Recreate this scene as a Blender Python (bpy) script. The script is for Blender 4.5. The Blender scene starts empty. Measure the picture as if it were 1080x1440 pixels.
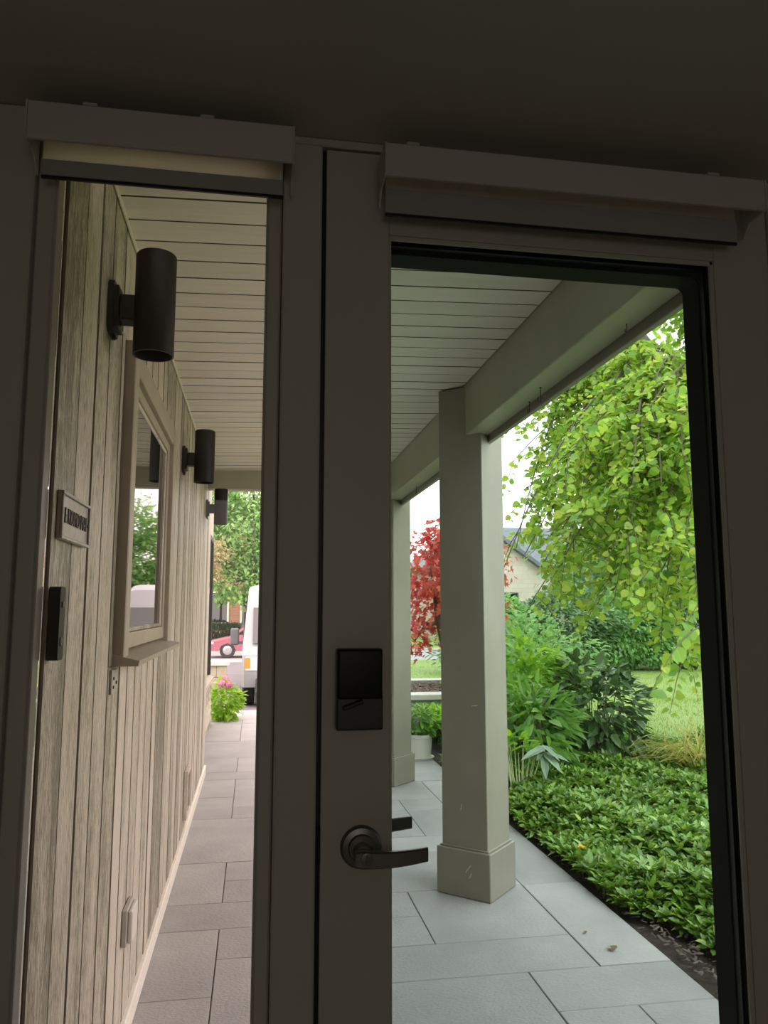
import bpy, bmesh, math, random
import numpy as np
from mathutils import Matrix, Vector

# ------------------------------------------------------------------ camera, sky, exposure
S = bpy.context.scene
COL = S.collection
PITCH, YAW, EYE = math.radians(7.223), math.radians(9.482), 1.45
cam = bpy.data.cameras.new('camera'); cam_o = bpy.data.objects.new('camera', cam); COL.objects.link(cam_o)
cam.sensor_fit = 'VERTICAL'; cam.sensor_height = 36.0; cam.lens = 1081.0 / 1440 * 36.0
cam.clip_start = 0.05; cam.clip_end = 400
cam_o.location = (0, 0, EYE); cam_o.rotation_euler = (math.pi / 2 + PITCH, 0, -YAW)
S.camera = cam_o

W = bpy.data.worlds.new('overcast_sky'); S.world = W; W.use_nodes = True
wn = W.node_tree.nodes; wn['Background'].inputs[0].default_value = (0.93, 0.97, 1.0, 1); wn['Background'].inputs[1].default_value = 3.7
sun = bpy.data.lights.new('cloud_veiled_sun', 'SUN'); sun.energy = 1.7; sun.angle = math.radians(70); sun.color = (1, .97, .9)
sun_o = bpy.data.objects.new('cloud_veiled_sun', sun); COL.objects.link(sun_o); sun_o.rotation_euler = (math.radians(38), math.radians(22), 0)
# weak fill light added behind the camera in place of unseen room windows
room = bpy.data.lights.new('room_fill', 'AREA'); room.energy = 3.6; room.size = 1.2; room.color = (1, .95, .87)
room_o = bpy.data.objects.new('room_fill', room); COL.objects.link(room_o); room_o.location = (0.2, -2.2, 1.6); room_o.rotation_euler = (math.radians(82), 0, 0)
S.view_settings.view_transform = 'Standard'; S.view_settings.look = 'None'
S.view_settings.exposure = 0.14; S.view_settings.gamma = 1.0; S.view_settings.use_curve_mapping = False
S.cycles.max_bounces = 10; S.cycles.diffuse_bounces = 5; S.cycles.transparent_max_bounces = 24
S.cycles.caustics_reflective = False; S.cycles.caustics_refractive = False

random.seed(4); rng = np.random.default_rng(7)

# direction of a pixel of the photograph, to measure real places with
_F = np.array([math.sin(YAW) * math.cos(PITCH), math.cos(YAW) * math.cos(PITCH), math.sin(PITCH)])
_R = np.array([math.cos(YAW), -math.sin(YAW), 0.0]); _U = np.cross(_R, _F); _C = np.array([0, 0, EYE])
def at(px, py, Y):
    d = _F + _R * (px - 540) / 1081 - _U * (py - 720) / 1081
    return _C + d * (Y / d[1])
def proj(P):
    d = P - _C; z = d @ _F
    return 540 + 1081 * (d @ _R) / z, 720 - 1081 * (d @ _U) / z, z

# ------------------------------------------------------------------ materials
def mat(name, col, rough=.6, metal=0.0, col2=None, scale=(8, 8, 8), detail=5, lo=.35, hi=.65, bump=0.0, bscale=(60, 60, 60),
        rand=0.0, coat=0.0, spec=.5, coord='Object', col3=None, mid=.5):
    m = bpy.data.materials.new(name); m.use_nodes = True
    nt = m.node_tree; N = nt.nodes; L = nt.links; b = N['Principled BSDF']
    b.inputs['Base Color'].default_value = (*col, 1); b.inputs['Roughness'].default_value = rough
    b.inputs['Metallic'].default_value = metal; b.inputs['Coat Weight'].default_value = coat
    b.inputs['Specular IOR Level'].default_value = spec
    if col2 or bump or rand:
        tc = N.new('ShaderNodeTexCoord'); oi = N.new('ShaderNodeObjectInfo')
        off = N.new('ShaderNodeVectorMath'); off.operation = 'MULTIPLY_ADD'
        cb = N.new('ShaderNodeCombineXYZ')
        for i in range(3): L.new(oi.outputs['Random'], cb.inputs[i])
        L.new(cb.outputs[0], off.inputs[0]); off.inputs[1].default_value = (37, 53, 71); L.new(tc.outputs[coord], off.inputs[2])
    if col2:
        mp = N.new('ShaderNodeMapping'); mp.inputs['Scale'].default_value = scale; L.new(off.outputs[0], mp.inputs[0])
        no = N.new('ShaderNodeTexNoise'); no.inputs['Scale'].default_value = 1; no.inputs['Detail'].default_value = detail; no.inputs['Roughness'].default_value = .62
        L.new(mp.outputs[0], no.inputs[0])
        cr = N.new('ShaderNodeValToRGB'); cr.color_ramp.elements[0].position = lo; cr.color_ramp.elements[1].position = hi
        cr.color_ramp.elements[0].color = (*col, 1); cr.color_ramp.elements[1].color = (*col2, 1)
        if col3:
            e = cr.color_ramp.elements.new(mid); e.color = (*col3, 1)
        L.new(no.outputs[0], cr.inputs[0]); L.new(cr.outputs[0], b.inputs['Base Color'])
        src = cr.outputs[0]
    if rand:
        hv = N.new('ShaderNodeHueSaturation'); mr = N.new('ShaderNodeMapRange')
        mr.inputs['To Min'].default_value = 1 - rand; mr.inputs['To Max'].default_value = 1 + rand
        L.new(oi.outputs['Random'], mr.inputs[0]); L.new(mr.outputs[0], hv.inputs['Value'])
        if col2: L.new(src, hv.inputs['Color'])
        else: hv.inputs['Color'].default_value = (*col, 1)
        L.new(hv.outputs[0], b.inputs['Base Color'])
    if bump:
        mp2 = N.new('ShaderNodeMapping'); mp2.inputs['Scale'].default_value = bscale; L.new(off.outputs[0], mp2.inputs[0])
        n2 = N.new('ShaderNodeTexNoise'); n2.inputs['Scale'].default_value = 1; n2.inputs['Detail'].default_value = 4; L.new(mp2.outputs[0], n2.inputs[0])
        bp = N.new('ShaderNodeBump'); bp.inputs['Strength'].default_value = bump; bp.inputs['Distance'].default_value = .01
        L.new(n2.outputs[0], bp.inputs['Height']); L.new(bp.outputs[0], b.inputs['Normal'])
    return m

def leaf_mat(name, cols, rough=.42, trans=.35, spec=.4):
    """cols: ramp of leaf colours, one picked per leaf; light passes through the blade"""
    m = bpy.data.materials.new(name); m.use_nodes = True
    nt = m.node_tree; N = nt.nodes; L = nt.links; b = N['Principled BSDF']; out = N['Material Output']
    g = N.new('ShaderNodeNewGeometry'); oi = N.new('ShaderNodeObjectInfo')
    ad = N.new('ShaderNodeMath'); ad.operation = 'ADD'; fr = N.new('ShaderNodeMath'); fr.operation = 'FRACT'
    L.new(g.outputs['Random Per Island'], ad.inputs[0]); L.new(oi.outputs['Random'], ad.inputs[1]); L.new(ad.outputs[0], fr.inputs[0])
    cr = N.new('ShaderNodeValToRGB'); e = cr.color_ramp.elements
    e[0].color = (*cols[0], 1); e[1].color = (*cols[-1], 1)
    for i, c in enumerate(cols[1:-1]):
        k = e.new((i + 1) / (len(cols) - 1)); k.color = (*c, 1)
    L.new(fr.outputs[0], cr.inputs[0]); L.new(cr.outputs[0], b.inputs['Base Color'])
    b.inputs['Roughness'].default_value = rough; b.inputs['Specular IOR Level'].default_value = spec
    t = N.new('ShaderNodeBsdfTranslucent'); hs = N.new('ShaderNodeHueSaturation'); hs.inputs['Value'].default_value = 1.5; hs.inputs['Hue'].default_value = .485
    L.new(cr.outputs[0], hs.inputs['Color']); L.new(hs.outputs[0], t.inputs[0])
    mx = N.new('ShaderNodeMixShader'); mx.inputs[0].default_value = trans
    L.new(b.outputs[0], mx.inputs[1]); L.new(t.outputs[0], mx.inputs[2]); L.new(mx.outputs[0], out.inputs[0])
    return m

def glass_mat(name, tint, gain=1.0, rough=0.0):
    m = bpy.data.materials.new(name); m.use_nodes = True
    nt = m.node_tree; N = nt.nodes; L = nt.links; N.remove(N['Principled BSDF'])
    tr = N.new('ShaderNodeBsdfTransparent'); tr.inputs[0].default_value = (*tint, 1)
    gl = N.new('ShaderNodeBsdfGlossy'); gl.inputs['Roughness'].default_value = rough
    fr = N.new('ShaderNodeFresnel'); fr.inputs[0].default_value = 1.5
    mu = N.new('ShaderNodeMath'); mu.operation = 'MULTIPLY'; mu.inputs[1].default_value = gain; mu.use_clamp = True
    mx = N.new('ShaderNodeMixShader')
    L.new(fr.outputs[0], mu.inputs[0]); L.new(mu.outputs[0], mx.inputs[0]); L.new(tr.outputs[0], mx.inputs[1]); L.new(gl.outputs[0], mx.inputs[2])
    L.new(mx.outputs[0], N['Material Output'].inputs[0])
    return m

M = {}
M['room_paint'] = mat('room_paint', (.61, .575, .505), .62, bump=.05, bscale=(25, 25, 25))
M['ceiling_paint'] = mat('ceiling_paint', (.55, .52, .46), .85)
M['door_paint'] = mat('door_paint', (.60, .565, .50), .4)
def siding_mat():
    m = mat('siding', (.58, .535, .44), .46, bump=.8, bscale=(80, 150, 14)); nt = m.node_tree; N = nt.nodes; L = nt.links
    oi = next(n for n in N if n.bl_idname == 'ShaderNodeObjectInfo'); off = next(n for n in N if n.bl_idname == 'ShaderNodeVectorMath')
    def noise(sc, det, ro):
        mp = N.new('ShaderNodeMapping'); mp.inputs['Scale'].default_value = sc; no = N.new('ShaderNodeTexNoise'); no.inputs['Scale'].default_value = 1
        no.inputs['Detail'].default_value = det; no.inputs['Roughness'].default_value = ro; L.new(off.outputs[0], mp.inputs[0]); L.new(mp.outputs[0], no.inputs[0]); return no.outputs[0]
    def math_(op, a, b):
        n = N.new('ShaderNodeMath'); n.operation = op
        for i, q in enumerate((a, b)):
            if isinstance(q, float): n.inputs[i].default_value = q
            else: L.new(q, n.inputs[i])
        return n.outputs[0]
    fine = noise((40, 120, 22), 7, .82); broad = noise((4, 9, 1.3), 4, .6)
    w = math_('ADD', math_('MULTIPLY', fine, .72), math_('MULTIPLY', broad, .42))
    w = math_('ADD', w, math_('MULTIPLY', oi.outputs['Random'], .17))
    cr = N.new('ShaderNodeValToRGB'); e = cr.color_ramp.elements; e[0].position = .575; e[0].color = (.62, .56, .475, 1); e[1].position = .76; e[1].color = (.165, .148, .098, 1)
    k = e.new(.665); k.color = (.47, .43, .345, 1)
    L.new(w, cr.inputs[0]); L.new(cr.outputs[0], N['Principled BSDF'].inputs['Base Color']); return m
M['siding'] = siding_mat()
M['groove_shade'] = mat('groove_shade', (.085, .07, .048), .85)  # shade and grime of the board grooves, put into a dark edge colour
M['gap'] = mat('gap', (.05, .045, .035), .9)
M['beam_paint'] = mat('beam_paint', (.40, .385, .29), .45, col2=(.36, .345, .26), scale=(5, 5, 3), bump=.12, bscale=(40, 40, 12))
M['porch_board'] = mat('porch_board', (.86, .81, .725), .5, col2=(.76, .715, .63), scale=(1.2, 14, 14), lo=.4, hi=.75, bump=.35, bscale=(4, 50, 50), rand=.05)
M['post_paint'] = mat('post_paint', (.275, .258, .203), .42, col2=(.24, .222, .176), scale=(5, 5, 3), bump=.12, bscale=(40, 40, 12))
M['trim_paint'] = mat('trim_paint', (.38, .335, .265), .5, col2=(.33, .30, .225), scale=(10, 10, 10), bump=.15, bscale=(40, 40, 40))
M['paver'] = mat('paver', (.375, .365, .36), .62, col2=(.25, .25, .25), scale=(2.2, 2.2, 2.2), detail=8, lo=.3, hi=.75, bump=.45, bscale=(70, 110, 70), rand=.09, spec=.4)
M['joint_sand'] = mat('joint_sand', (.07, .065, .06), .95)
M['black'] = mat('black', (.012, .012, .013), .45)
M['black_gloss'] = mat('black_gloss', (.006, .006, .007), .2, spec=.15)
M['black_rail'] = mat('black_rail', (.008, .009, .010), .65, spec=.12)
M['doorbell_black'] = mat('doorbell_black', (.010, .010, .011), .5, spec=.15)
M['bronze'] = mat('bronze', (.013, .0115, .010), .5, metal=0.0, spec=.3, bump=.08, bscale=(300, 300, 300))
M['lever_metal'] = mat('lever_metal', (.24, .225, .205), .36, metal=1.0)
M['lock_cover'] = mat('lock_cover', (.045, .036, .032), .28)
M['sign_metal'] = mat('sign_metal', (.42, .40, .38), .42, metal=.45, col2=(.33, .31, .29), scale=(80, 80, 80), bump=.25, bscale=(220, 220, 220))
M['sign_dark'] = mat('sign_dark', (.07, .06, .055), .5, metal=.3)
M['white_plastic'] = mat('white_plastic', (.62, .59, .55), .45)
M['blind_fabric'] = leaf_mat('blind_fabric', [(.86, .83, .77), (.86, .83, .77)], .8, .75, .1)
M['hem_bar'] = mat('hem_bar', (.42, .41, .39), .5)
M['box_grey'] = mat('box_grey', (.40, .38, .35), .55)
M['door_glass'] = glass_mat('door_glass', (.79, .82, .805), .8)
M['side_glass'] = glass_mat('side_glass', (1.0, .905, .88), .8)
M['window_glass'] = mat('window_glass', (.012, .014, .016), .02, spec=.9)
M['soil'] = mat('soil', (.055, .042, .032), .95, col2=(.022, .017, .014), scale=(30, 30, 30), detail=8, bump=1, bscale=(60, 60, 60))
M['mulch'] = mat('mulch', (.20, .145, .11), .9, rand=.3)
M['lawn'] = mat('lawn', (.135, .225, .035), .8, col2=(.215, .285, .065), scale=(.9, .9, .9), detail=10, lo=.3, hi=.7, bump=.6, bscale=(60, 60, 60))
M['grass'] = leaf_mat('grass', [(.13, .24, .03), (.20, .31, .05), (.26, .34, .08)], .5, .3)
M['asphalt'] = mat('asphalt', (.15, .14, .152), .8, col2=(.115, .11, .118), scale=(3, 3, 3), bump=.3, bscale=(150, 150, 150))
M['street'] = mat('street', (.30, .30, .305), .8, col2=(.25, .25, .25), scale=(1, 1, 1))
M['concrete'] = mat('concrete', (.58, .56, .51), .75, col2=(.48, .46, .41), scale=(6, 6, 6), bump=.2, bscale=(80, 80, 80))
M['planter_green'] = mat('planter_green', (.34, .39, .31), .7, col2=(.29, .33, .26), scale=(5, 5, 5))
M['pillar_stone'] = mat('pillar_stone', (.42, .38, .27), .8, col2=(.34, .30, .21), scale=(9, 9, 9), bump=.3)
M['bark'] = mat('bark', (.17, .135, .11), .9, col2=(.07, .055, .045), scale=(18, 18, 5), detail=8, bump=1, bscale=(30, 30, 7))
M['twig'] = mat('twig', (.10, .085, .05), .8)
M['stem'] = mat('stem', (.30, .36, .13), .6)
M['pale_stem'] = mat('pale_stem', (.50, .53, .28), .55)
M['katsura'] = leaf_mat('katsura', [(.12, .27, .03), (.20, .37, .035), (.28, .44, .05), (.38, .50, .05), (.17, .33, .06), (.44, .50, .08)], .38, .45)
M['shrub_bright'] = leaf_mat('shrub_bright', [(0.131, 0.304, 0.029), (0.217, 0.435, 0.036), (0.304, 0.522, 0.043), (0.160, 0.362, 0.043)], .4, .4)
M['shrub_mid'] = leaf_mat('shrub_mid', [(0.080, 0.208, 0.032), (0.136, 0.304, 0.048), (0.192, 0.384, 0.056)], .36, .3)
M['shrub_dark'] = leaf_mat('shrub_dark', [(.055, .115, .035), (.08, .155, .045), (.11, .20, .06)], .38, .2, .5)
M['pachysandra'] = leaf_mat('pachysandra', [(0.079, 0.184, 0.032), (0.137, 0.285, 0.038), (0.227, 0.404, 0.052), (0.114, 0.221, 0.044), (0.342, 0.497, 0.061)], .30, .22, .6)
M['silver_leaf'] = leaf_mat('silver_leaf', [(0.195, 0.285, 0.195), (0.285, 0.390, 0.270)], .35, .15, .6)
M['blade'] = leaf_mat('blade', [(.28, .38, .09), (.48, .48, .15), (.62, .50, .16), (.36, .44, .12)], .5, .3)
M['maple_red'] = leaf_mat('maple_red', [(0.391, 0.052, 0.040), (0.552, 0.098, 0.057), (0.632, 0.230, 0.103), (0.299, 0.081, 0.057), (0.460, 0.069, 0.081)], .5, .45)
M['far_green'] = leaf_mat('far_green', [(0.143, 0.292, 0.100), (0.205, 0.397, 0.117), (0.283, 0.485, 0.135)], .5, .35)
M['blue_green'] = leaf_mat('blue_green', [(.11, .20, .095), (.16, .27, .125), (.22, .34, .16)], .45, .3)
M['tan_leaf'] = leaf_mat('tan_leaf', [(0.338, 0.286, 0.143), (0.429, 0.351, 0.195), (0.260, 0.286, 0.117)], .6, .3)
M['hedge'] = leaf_mat('hedge', [(0.032, 0.072, 0.029), (0.056, 0.112, 0.035)], .5, .1)
M['lime_leaf'] = leaf_mat('lime_leaf', [(.20, .40, .03), (.28, .48, .04), (.14, .31, .03)], .4, .4)
M['petal_pink'] = leaf_mat('petal_pink', [(.62, .20, .40), (.72, .36, .52), (.55, .16, .34)], .6, .3)
M['petal_yellow'] = leaf_mat('petal_yellow', [(.90, .78, .16), (.92, .70, .10)], .5, .3)
M['dry_leaf'] = mat('dry_leaf', (.28, .19, .09), .8)
M['pot_white'] = mat('pot_white', (.72, .71, .66), .5)
M['van_white'] = mat('van_white', (.27, .275, .285), .35, coat=.3)
M['grey_plastic'] = mat('grey_plastic', (.09, .09, .10), .5)
M['tyre'] = mat('tyre', (.02, .02, .022), .8)
M['chrome'] = mat('chrome', (.5, .5, .5), .25, metal=1)
M['car_red'] = mat('car_red', (.24, .030, .065), .3, coat=.6)
M['amber'] = mat('amber', (.80, .25, .03), .3)
M['lamp_clear'] = mat('lamp_clear', (.6, .62, .65), .15)
M['slate'] = mat('slate', (.12, .13, .15), .7, col2=(.18, .19, .22), scale=(5, 5, 5))
def block_mat(name, c1, c2, mortar, scale, bw=.5, bh=.25):
    m = mat(name, c1, .85); nt = m.node_tree; N = nt.nodes
    tc = N.new('ShaderNodeTexCoord'); sep = N.new('ShaderNodeSeparateXYZ'); cb = N.new('ShaderNodeCombineXYZ'); ad = N.new('ShaderNodeMath'); ad.operation = 'ADD'
    nt.links.new(tc.outputs['Object'], sep.inputs[0]); nt.links.new(sep.outputs[0], ad.inputs[0]); nt.links.new(sep.outputs[1], ad.inputs[1])
    nt.links.new(ad.outputs[0], cb.inputs[0]); nt.links.new(sep.outputs[2], cb.inputs[1])
    br = N.new('ShaderNodeTexBrick'); br.inputs['Color1'].default_value = (*c1, 1); br.inputs['Color2'].default_value = (*c2, 1); br.inputs['Mortar'].default_value = (*mortar, 1)
    br.inputs['Scale'].default_value = scale; br.inputs['Brick Width'].default_value = bw; br.inputs['Row Height'].default_value = bh; br.inputs['Mortar Size'].default_value = .012
    nt.links.new(cb.outputs[0], br.inputs[0]); nt.links.new(br.outputs[0], N['Principled BSDF'].inputs['Base Color'])
    return m
M['house_stone'] = block_mat('house_stone', (.55, .47, .39), (.63, .56, .48), (.50, .44, .37), 1.0, .7, .28)
M['brick_red'] = block_mat('brick_red', (.32, .10, .065), (.40, .14, .09), (.42, .33, .28), 1.0, .24, .08)

# ------------------------------------------------------------------ object helpers
WORLD = {}                                                # world origin of every object made here
def link(name, data, parent=None, origin=(0, 0, 0)):
    o = bpy.data.objects.new(name, data); COL.objects.link(o)
    WORLD[o.name] = Vector(origin)
    o.location = Vector(origin) - (WORLD[parent.name] if parent else Vector((0, 0, 0)))
    if parent: o.parent = parent
    return o
def tag(o, label, cat, group=None):
    o['label'] = label; o['category'] = cat
    if group: o['group'] = group
    return o
def thing(name, label, cat, loc, group=None, parent=None):
    return tag(link(name, None, None, loc), label, cat, group)
def structure(o): o['kind'] = 'structure'; return o
def stuff(o): o['kind'] = 'stuff'; return o
def bag(): return bmesh.new()
def box(bm, x0, x1, y0, y1, z0, z1, bev=0.0, seg=1, rot=None, piv=None):
    t = bmesh.new()
    bmesh.ops.create_cube(t, size=1)
    bmesh.ops.scale(t, verts=t.verts, vec=(x1 - x0, y1 - y0, z1 - z0))
    bmesh.ops.translate(t, verts=t.verts, vec=((x0 + x1) / 2, (y0 + y1) / 2, (z0 + z1) / 2))
    if bev: bmesh.ops.bevel(t, geom=t.edges[:], offset=bev, segments=seg, affect='EDGES', profile=.5)
    if rot is not None: bmesh.ops.transform(t, matrix=Matrix.Translation(piv) @ rot @ Matrix.Translation(-Vector(piv)), verts=t.verts)
    join(bm, t); return bm
def join(bm, t):
    me = bpy.data.meshes.new('tmp'); t.to_mesh(me); t.free(); bm.from_mesh(me); bpy.data.meshes.remove(me)
def lathe(bm, prof, c, axis='Z', n=32):
    """prof: (radius, height) pairs turned about an axis through c"""
    t = bmesh.new(); rings = []
    for r, hh in prof:
        ring = []
        for i in range(n):
            a = 2 * math.pi * i / n
            p = {'Z': (r * math.cos(a), r * math.sin(a), hh), 'Y': (r * math.cos(a), hh, r * math.sin(a)), 'X': (hh, r * math.cos(a), r * math.sin(a))}[axis]
            ring.append(t.verts.new((p[0] + c[0], p[1] + c[1], p[2] + c[2])))
        rings.append(ring)
    for a, b in zip(rings, rings[1:]):
        for i in range(n): t.faces.new((a[i], a[(i + 1) % n], b[(i + 1) % n], b[i]))
    if prof[0][0] > 1e-6: t.faces.new(rings[0][::-1])
    if prof[-1][0] > 1e-6: t.faces.new(rings[-1])
    bmesh.ops.remove_doubles(t, verts=t.verts, dist=1e-6); bmesh.ops.recalc_face_normals(t, faces=t.faces)
    join(bm, t); return bm
def tube(bm, pts, rad, n=6):
    pts = [Vector(p) for p in pts]; rad = rad if hasattr(rad, '__len__') else [rad] * len(pts)
    t = bmesh.new(); rings = []
    for i, p in enumerate(pts):
        d = (pts[min(i + 1, len(pts) - 1)] - pts[max(i - 1, 0)]).normalized()
        u = d.orthogonal().normalized() if i == 0 else (u - d * u.dot(d)).normalized()
        v = d.cross(u)
        rings.append([t.verts.new(p + (u * math.cos(2 * math.pi * k / n) + v * math.sin(2 * math.pi * k / n)) * rad[i]) for k in range(n)])
    for a, b in zip(rings, rings[1:]):
        for k in range(n): t.faces.new((a[k], a[(k + 1) % n], b[(k + 1) % n], b[k]))
    t.faces.new(rings[0][::-1]); t.faces.new(rings[-1])
    join(bm, t); return bm
def prism(bm, poly, axis, a0, a1):
    """outline swept along an axis; poly in the two other axes, in order"""
    t = bmesh.new()
    def P(p, a): return {'X': (a, p[0], p[1]), 'Y': (p[0], a, p[1]), 'Z': (p[0], p[1], a)}[axis]
    A = [t.verts.new(P(p, a0)) for p in poly]; B = [t.verts.new(P(p, a1)) for p in poly]; n = len(poly)
    t.faces.new(A); t.faces.new(B[::-1])
    for i in range(n): t.faces.new((A[i], B[i], B[(i + 1) % n], A[(i + 1) % n]))
    bmesh.ops.recalc_face_normals(t, faces=t.faces); join(bm, t); return bm
def part(name, bm, m, parent=None, origin=None, smooth=False):
    """link a bag as ONE mesh object; geometry is given in world space"""
    if origin is None: origin = WORLD[parent.name] if parent else (0, 0, 0)
    bmesh.ops.translate(bm, verts=bm.verts, vec=-Vector(origin))
    me = bpy.data.meshes.new(name); bm.to_mesh(me); bm.free()
    me.materials.append(M[m])
    if smooth:
        me.shade_smooth() if hasattr(me, 'shade_smooth') else None
        me.set_sharp_from_angle(angle=math.radians(35))
    return link(name, me, parent, origin)
def B(name, m, parent, x0, x1, y0, y1, z0, z1, bev=0.0, seg=1, own=True):
    return part(name, box(bag(), x0, x1, y0, y1, z0, z1, bev, seg), m, parent, ((x0 + x1) / 2, (y0 + y1) / 2, (z0 + z1) / 2) if own else None)

# ------------------------------------------------------------------ leaves
def _tmpl(pts, spine, fold):
    """half outline pts (x, y) from base to tip; spine y of the inner points"""
    v = [(0, 0, 0)]; n = len(pts)
    for x, y in pts: v.append((x, y, fold * abs(x)))
    for x, y in pts: v.append((-x, y, fold * abs(x)))
    for y in spine: v.append((0, y, 0))
    tip = len(v); v.append((0, 1, -.04)); f = []
    for sgn in (0, 1):
        o = 1 + sgn * n; s0 = 1 + 2 * n
        q = [[0, o, s0], [o, o + 1, s0 + 1, s0] if n > 1 else None, [o + n - 1, tip, s0 + n - 1]]
        if n == 3: q = [[0, o, s0], [o, o + 1, s0 + 1, s0], [o + 1, o + 2, s0 + 2, s0 + 1], [o + 2, tip, s0 + 2]]
        for a in q:
            if a: f.append(a if sgn == 0 else a[::-1])
    return np.array(v, float), f
ROUND = _tmpl([(.34, .10), (.46, .42), (.27, .78)], [.10, .42, .78], .22)
OVATE = _tmpl([(.24, .22), (.20, .66)], [.22, .66], .30)
LANCE = _tmpl([(.13, .25), (.11, .65)], [.25, .65], .35)
DIAM = (np.array([(0, 0, 0), (.3, .45, .08), (-.3, .45, .08), (0, 1, 0)], float), [[0, 1, 3], [0, 3, 2]])
LOBED = (np.array([(0, 0, 0), (.45, .2, .05), (.14, .42, 0), (.42, .72, .05), (.1, .6, 0), (0, 1, -.05), (-.1, .6, 0), (-.42, .72, .05), (-.14, .42, 0), (-.45, .2, .05)], float),
         [[0, 1, 2], [2, 3, 4], [0, 2, 4, 5], [0, 5, 6, 8], [8, 6, 7], [0, 8, 9]])
def frames(d, n):
    y = d / np.linalg.norm(d, axis=1, keepdims=True)
    z = n - y * np.sum(n * y, 1, keepdims=True); z /= np.maximum(np.linalg.norm(z, axis=1, keepdims=True), 1e-6)
    return np.stack([np.cross(y, z), y, z], axis=2)
def leaf_mesh(name, T, P, Rm, s, m):
    V, Fc = T; nv = len(V); N = len(P)
    co = (np.einsum('nij,vj->nvi', Rm, V) * s[:, None, None] + P[:, None, :]).reshape(-1, 3)
    lt = np.array([len(f) for f in Fc]); fl = np.concatenate([np.array(f) for f in Fc])
    loops = (fl[None, :] + (np.arange(N) * nv)[:, None]).ravel(); tot = np.tile(lt, N); st = np.concatenate([[0], np.cumsum(tot)[:-1]])
    me = bpy.data.meshes.new(name)
    me.vertices.add(len(co)); me.vertices.foreach_set('co', co.astype(np.float32).ravel())
    me.loops.add(len(loops)); me.loops.foreach_set('vertex_index', loops.astype(np.int32))
    me.polygons.add(len(tot)); me.polygons.foreach_set('loop_start', st.astype(np.int32)); me.polygons.foreach_set('loop_total', tot.astype(np.int32))
    me.update(calc_edges=True); me.materials.append(M[m])
    return me
UNIT = {}
def leaves(root, T, tname, P, D, Nn, s, m, singles=0, name='leaf', rest='foliage'):
    """world-space leaves under a thing: the largest in view one by one, the rest joined"""
    Rm = frames(D, Nn); o = np.array(WORLD[root.name])
    pick = np.zeros(len(P), bool)
    if singles:
        x, y, z = proj(P); vis = (z > .5) & (x > 545) & (x < 1000) & (y > 380) & (y < 1400) | (z > .5) & (x > 285) & (x < 372) & (y > 600) & (y < 1100)
        sc = np.where(vis, s / z, 0); idx = np.argsort(-sc)[:singles]; pick[idx[sc[idx] > 0]] = True
        key = (tname, m)
        if key not in UNIT:
            me = bpy.data.meshes.new(name); me.from_pydata([tuple(v) for v in T[0]], [], T[1]); me.materials.append(M[m]); UNIT[key] = me
        for i in np.nonzero(pick)[0]:
            l = link(name, UNIT[key], root, P[i])
            mm = Matrix(Rm[i].tolist()); l.rotation_euler = mm.to_euler(); l.scale = (s[i],) * 3
    k = ~pick
    if k.any():
        r = link(rest, leaf_mesh(rest, T, P[k] - o, Rm[k], s[k], m), root, o); stuff(r)
    return root
def rnd_unit(n):
    v = rng.normal(size=(n, 3)); return v / np.linalg.norm(v, axis=1, keepdims=True)

# ================================================================== THE ROOM AND ITS DOOR
DY = 1.55                                                 # inner face of the door wall
structure(B('floor', 'room_paint', None, -.86, 2.11, -3.11, 1.598, -.06, -.0005))
structure(B('ceiling', 'ceiling_paint', None, -.86, 2.11, -3.11, 1.66, 2.462, 2.60))
structure(B('wall_left', 'room_paint', None, -.85, -.75, -3.1, 1.70, 0, 2.4625))
structure(B('wall_right', 'room_paint', None, 2.0, 2.10, -3.1, 1.66, 0, 2.4625))
structure(B('wall_back', 'room_paint', None, -.76, 2.01, -3.1, -3.0, 0, 2.4625))
wf = bag(); box(wf, -.76, -.452, 1.56, 1.70, 0, 2.4625); box(wf, 1.24, 2.01, 1.555, 1.66, 0, 2.4625); box(wf, -.452, 1.24, 1.58, 1.66, 2.445, 2.4625)
structure(part('wall_front', wf, 'room_paint'))
t = bag(); box(t, -.56, -.452, 1.535, 1.558, 0, 2.46, .004); structure(part('trim_1', t, 'room_paint'))          # casing left of the sidelight
t = bag(); box(t, .042, .124, 1.540, 1.66, 0, 2.44, .004); structure(part('trim_2', t, 'room_paint'))            # mullion between sidelight and door
t = bag(); box(t, -.448, 1.24, 1.548, 1.578, 2.443, 2.461, .002); structure(part('trim_3', t, 'room_paint'))      # head
t = bag(); box(t, 1.178, 1.238, 1.540, 1.66, 0, 2.44, .004); structure(part('trim_4', t, 'room_paint'))          # hinge jamb

# sidelight: window_1
w1 = structure(link('window_1', None, None, (-.2, 1.58, 0)))
fr = bag(); box(fr, -.450, -.413, 1.552, 1.625, 0, 2.442, .004); box(fr, .0105, .040, 1.552, 1.64, 0, 2.442, .004)
box(fr, -.412, .010, 1.552, 1.625, 2.385, 2.442, .003); box(fr, -.412, .010, 1.552, 1.625, 0, .32, .003)
part('window_frame', fr, 'door_paint', w1)
st = bag(); box(st, -.4125, -.4085, 1.5525, 1.560, .32, 2.385, .001); box(st, .0075, .0105, 1.5525, 1.562, .32, 2.385, .001); box(st, -.408, .007, 1.590, 1.605, 2.377, 2.3848, .001)
part('glazing_bead', st, 'white_plastic', w1)
part('window_pane', box(bag(), -.4122, .0095, 1.607, 1.612, .321, 2.384), 'side_glass', w1)

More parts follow.
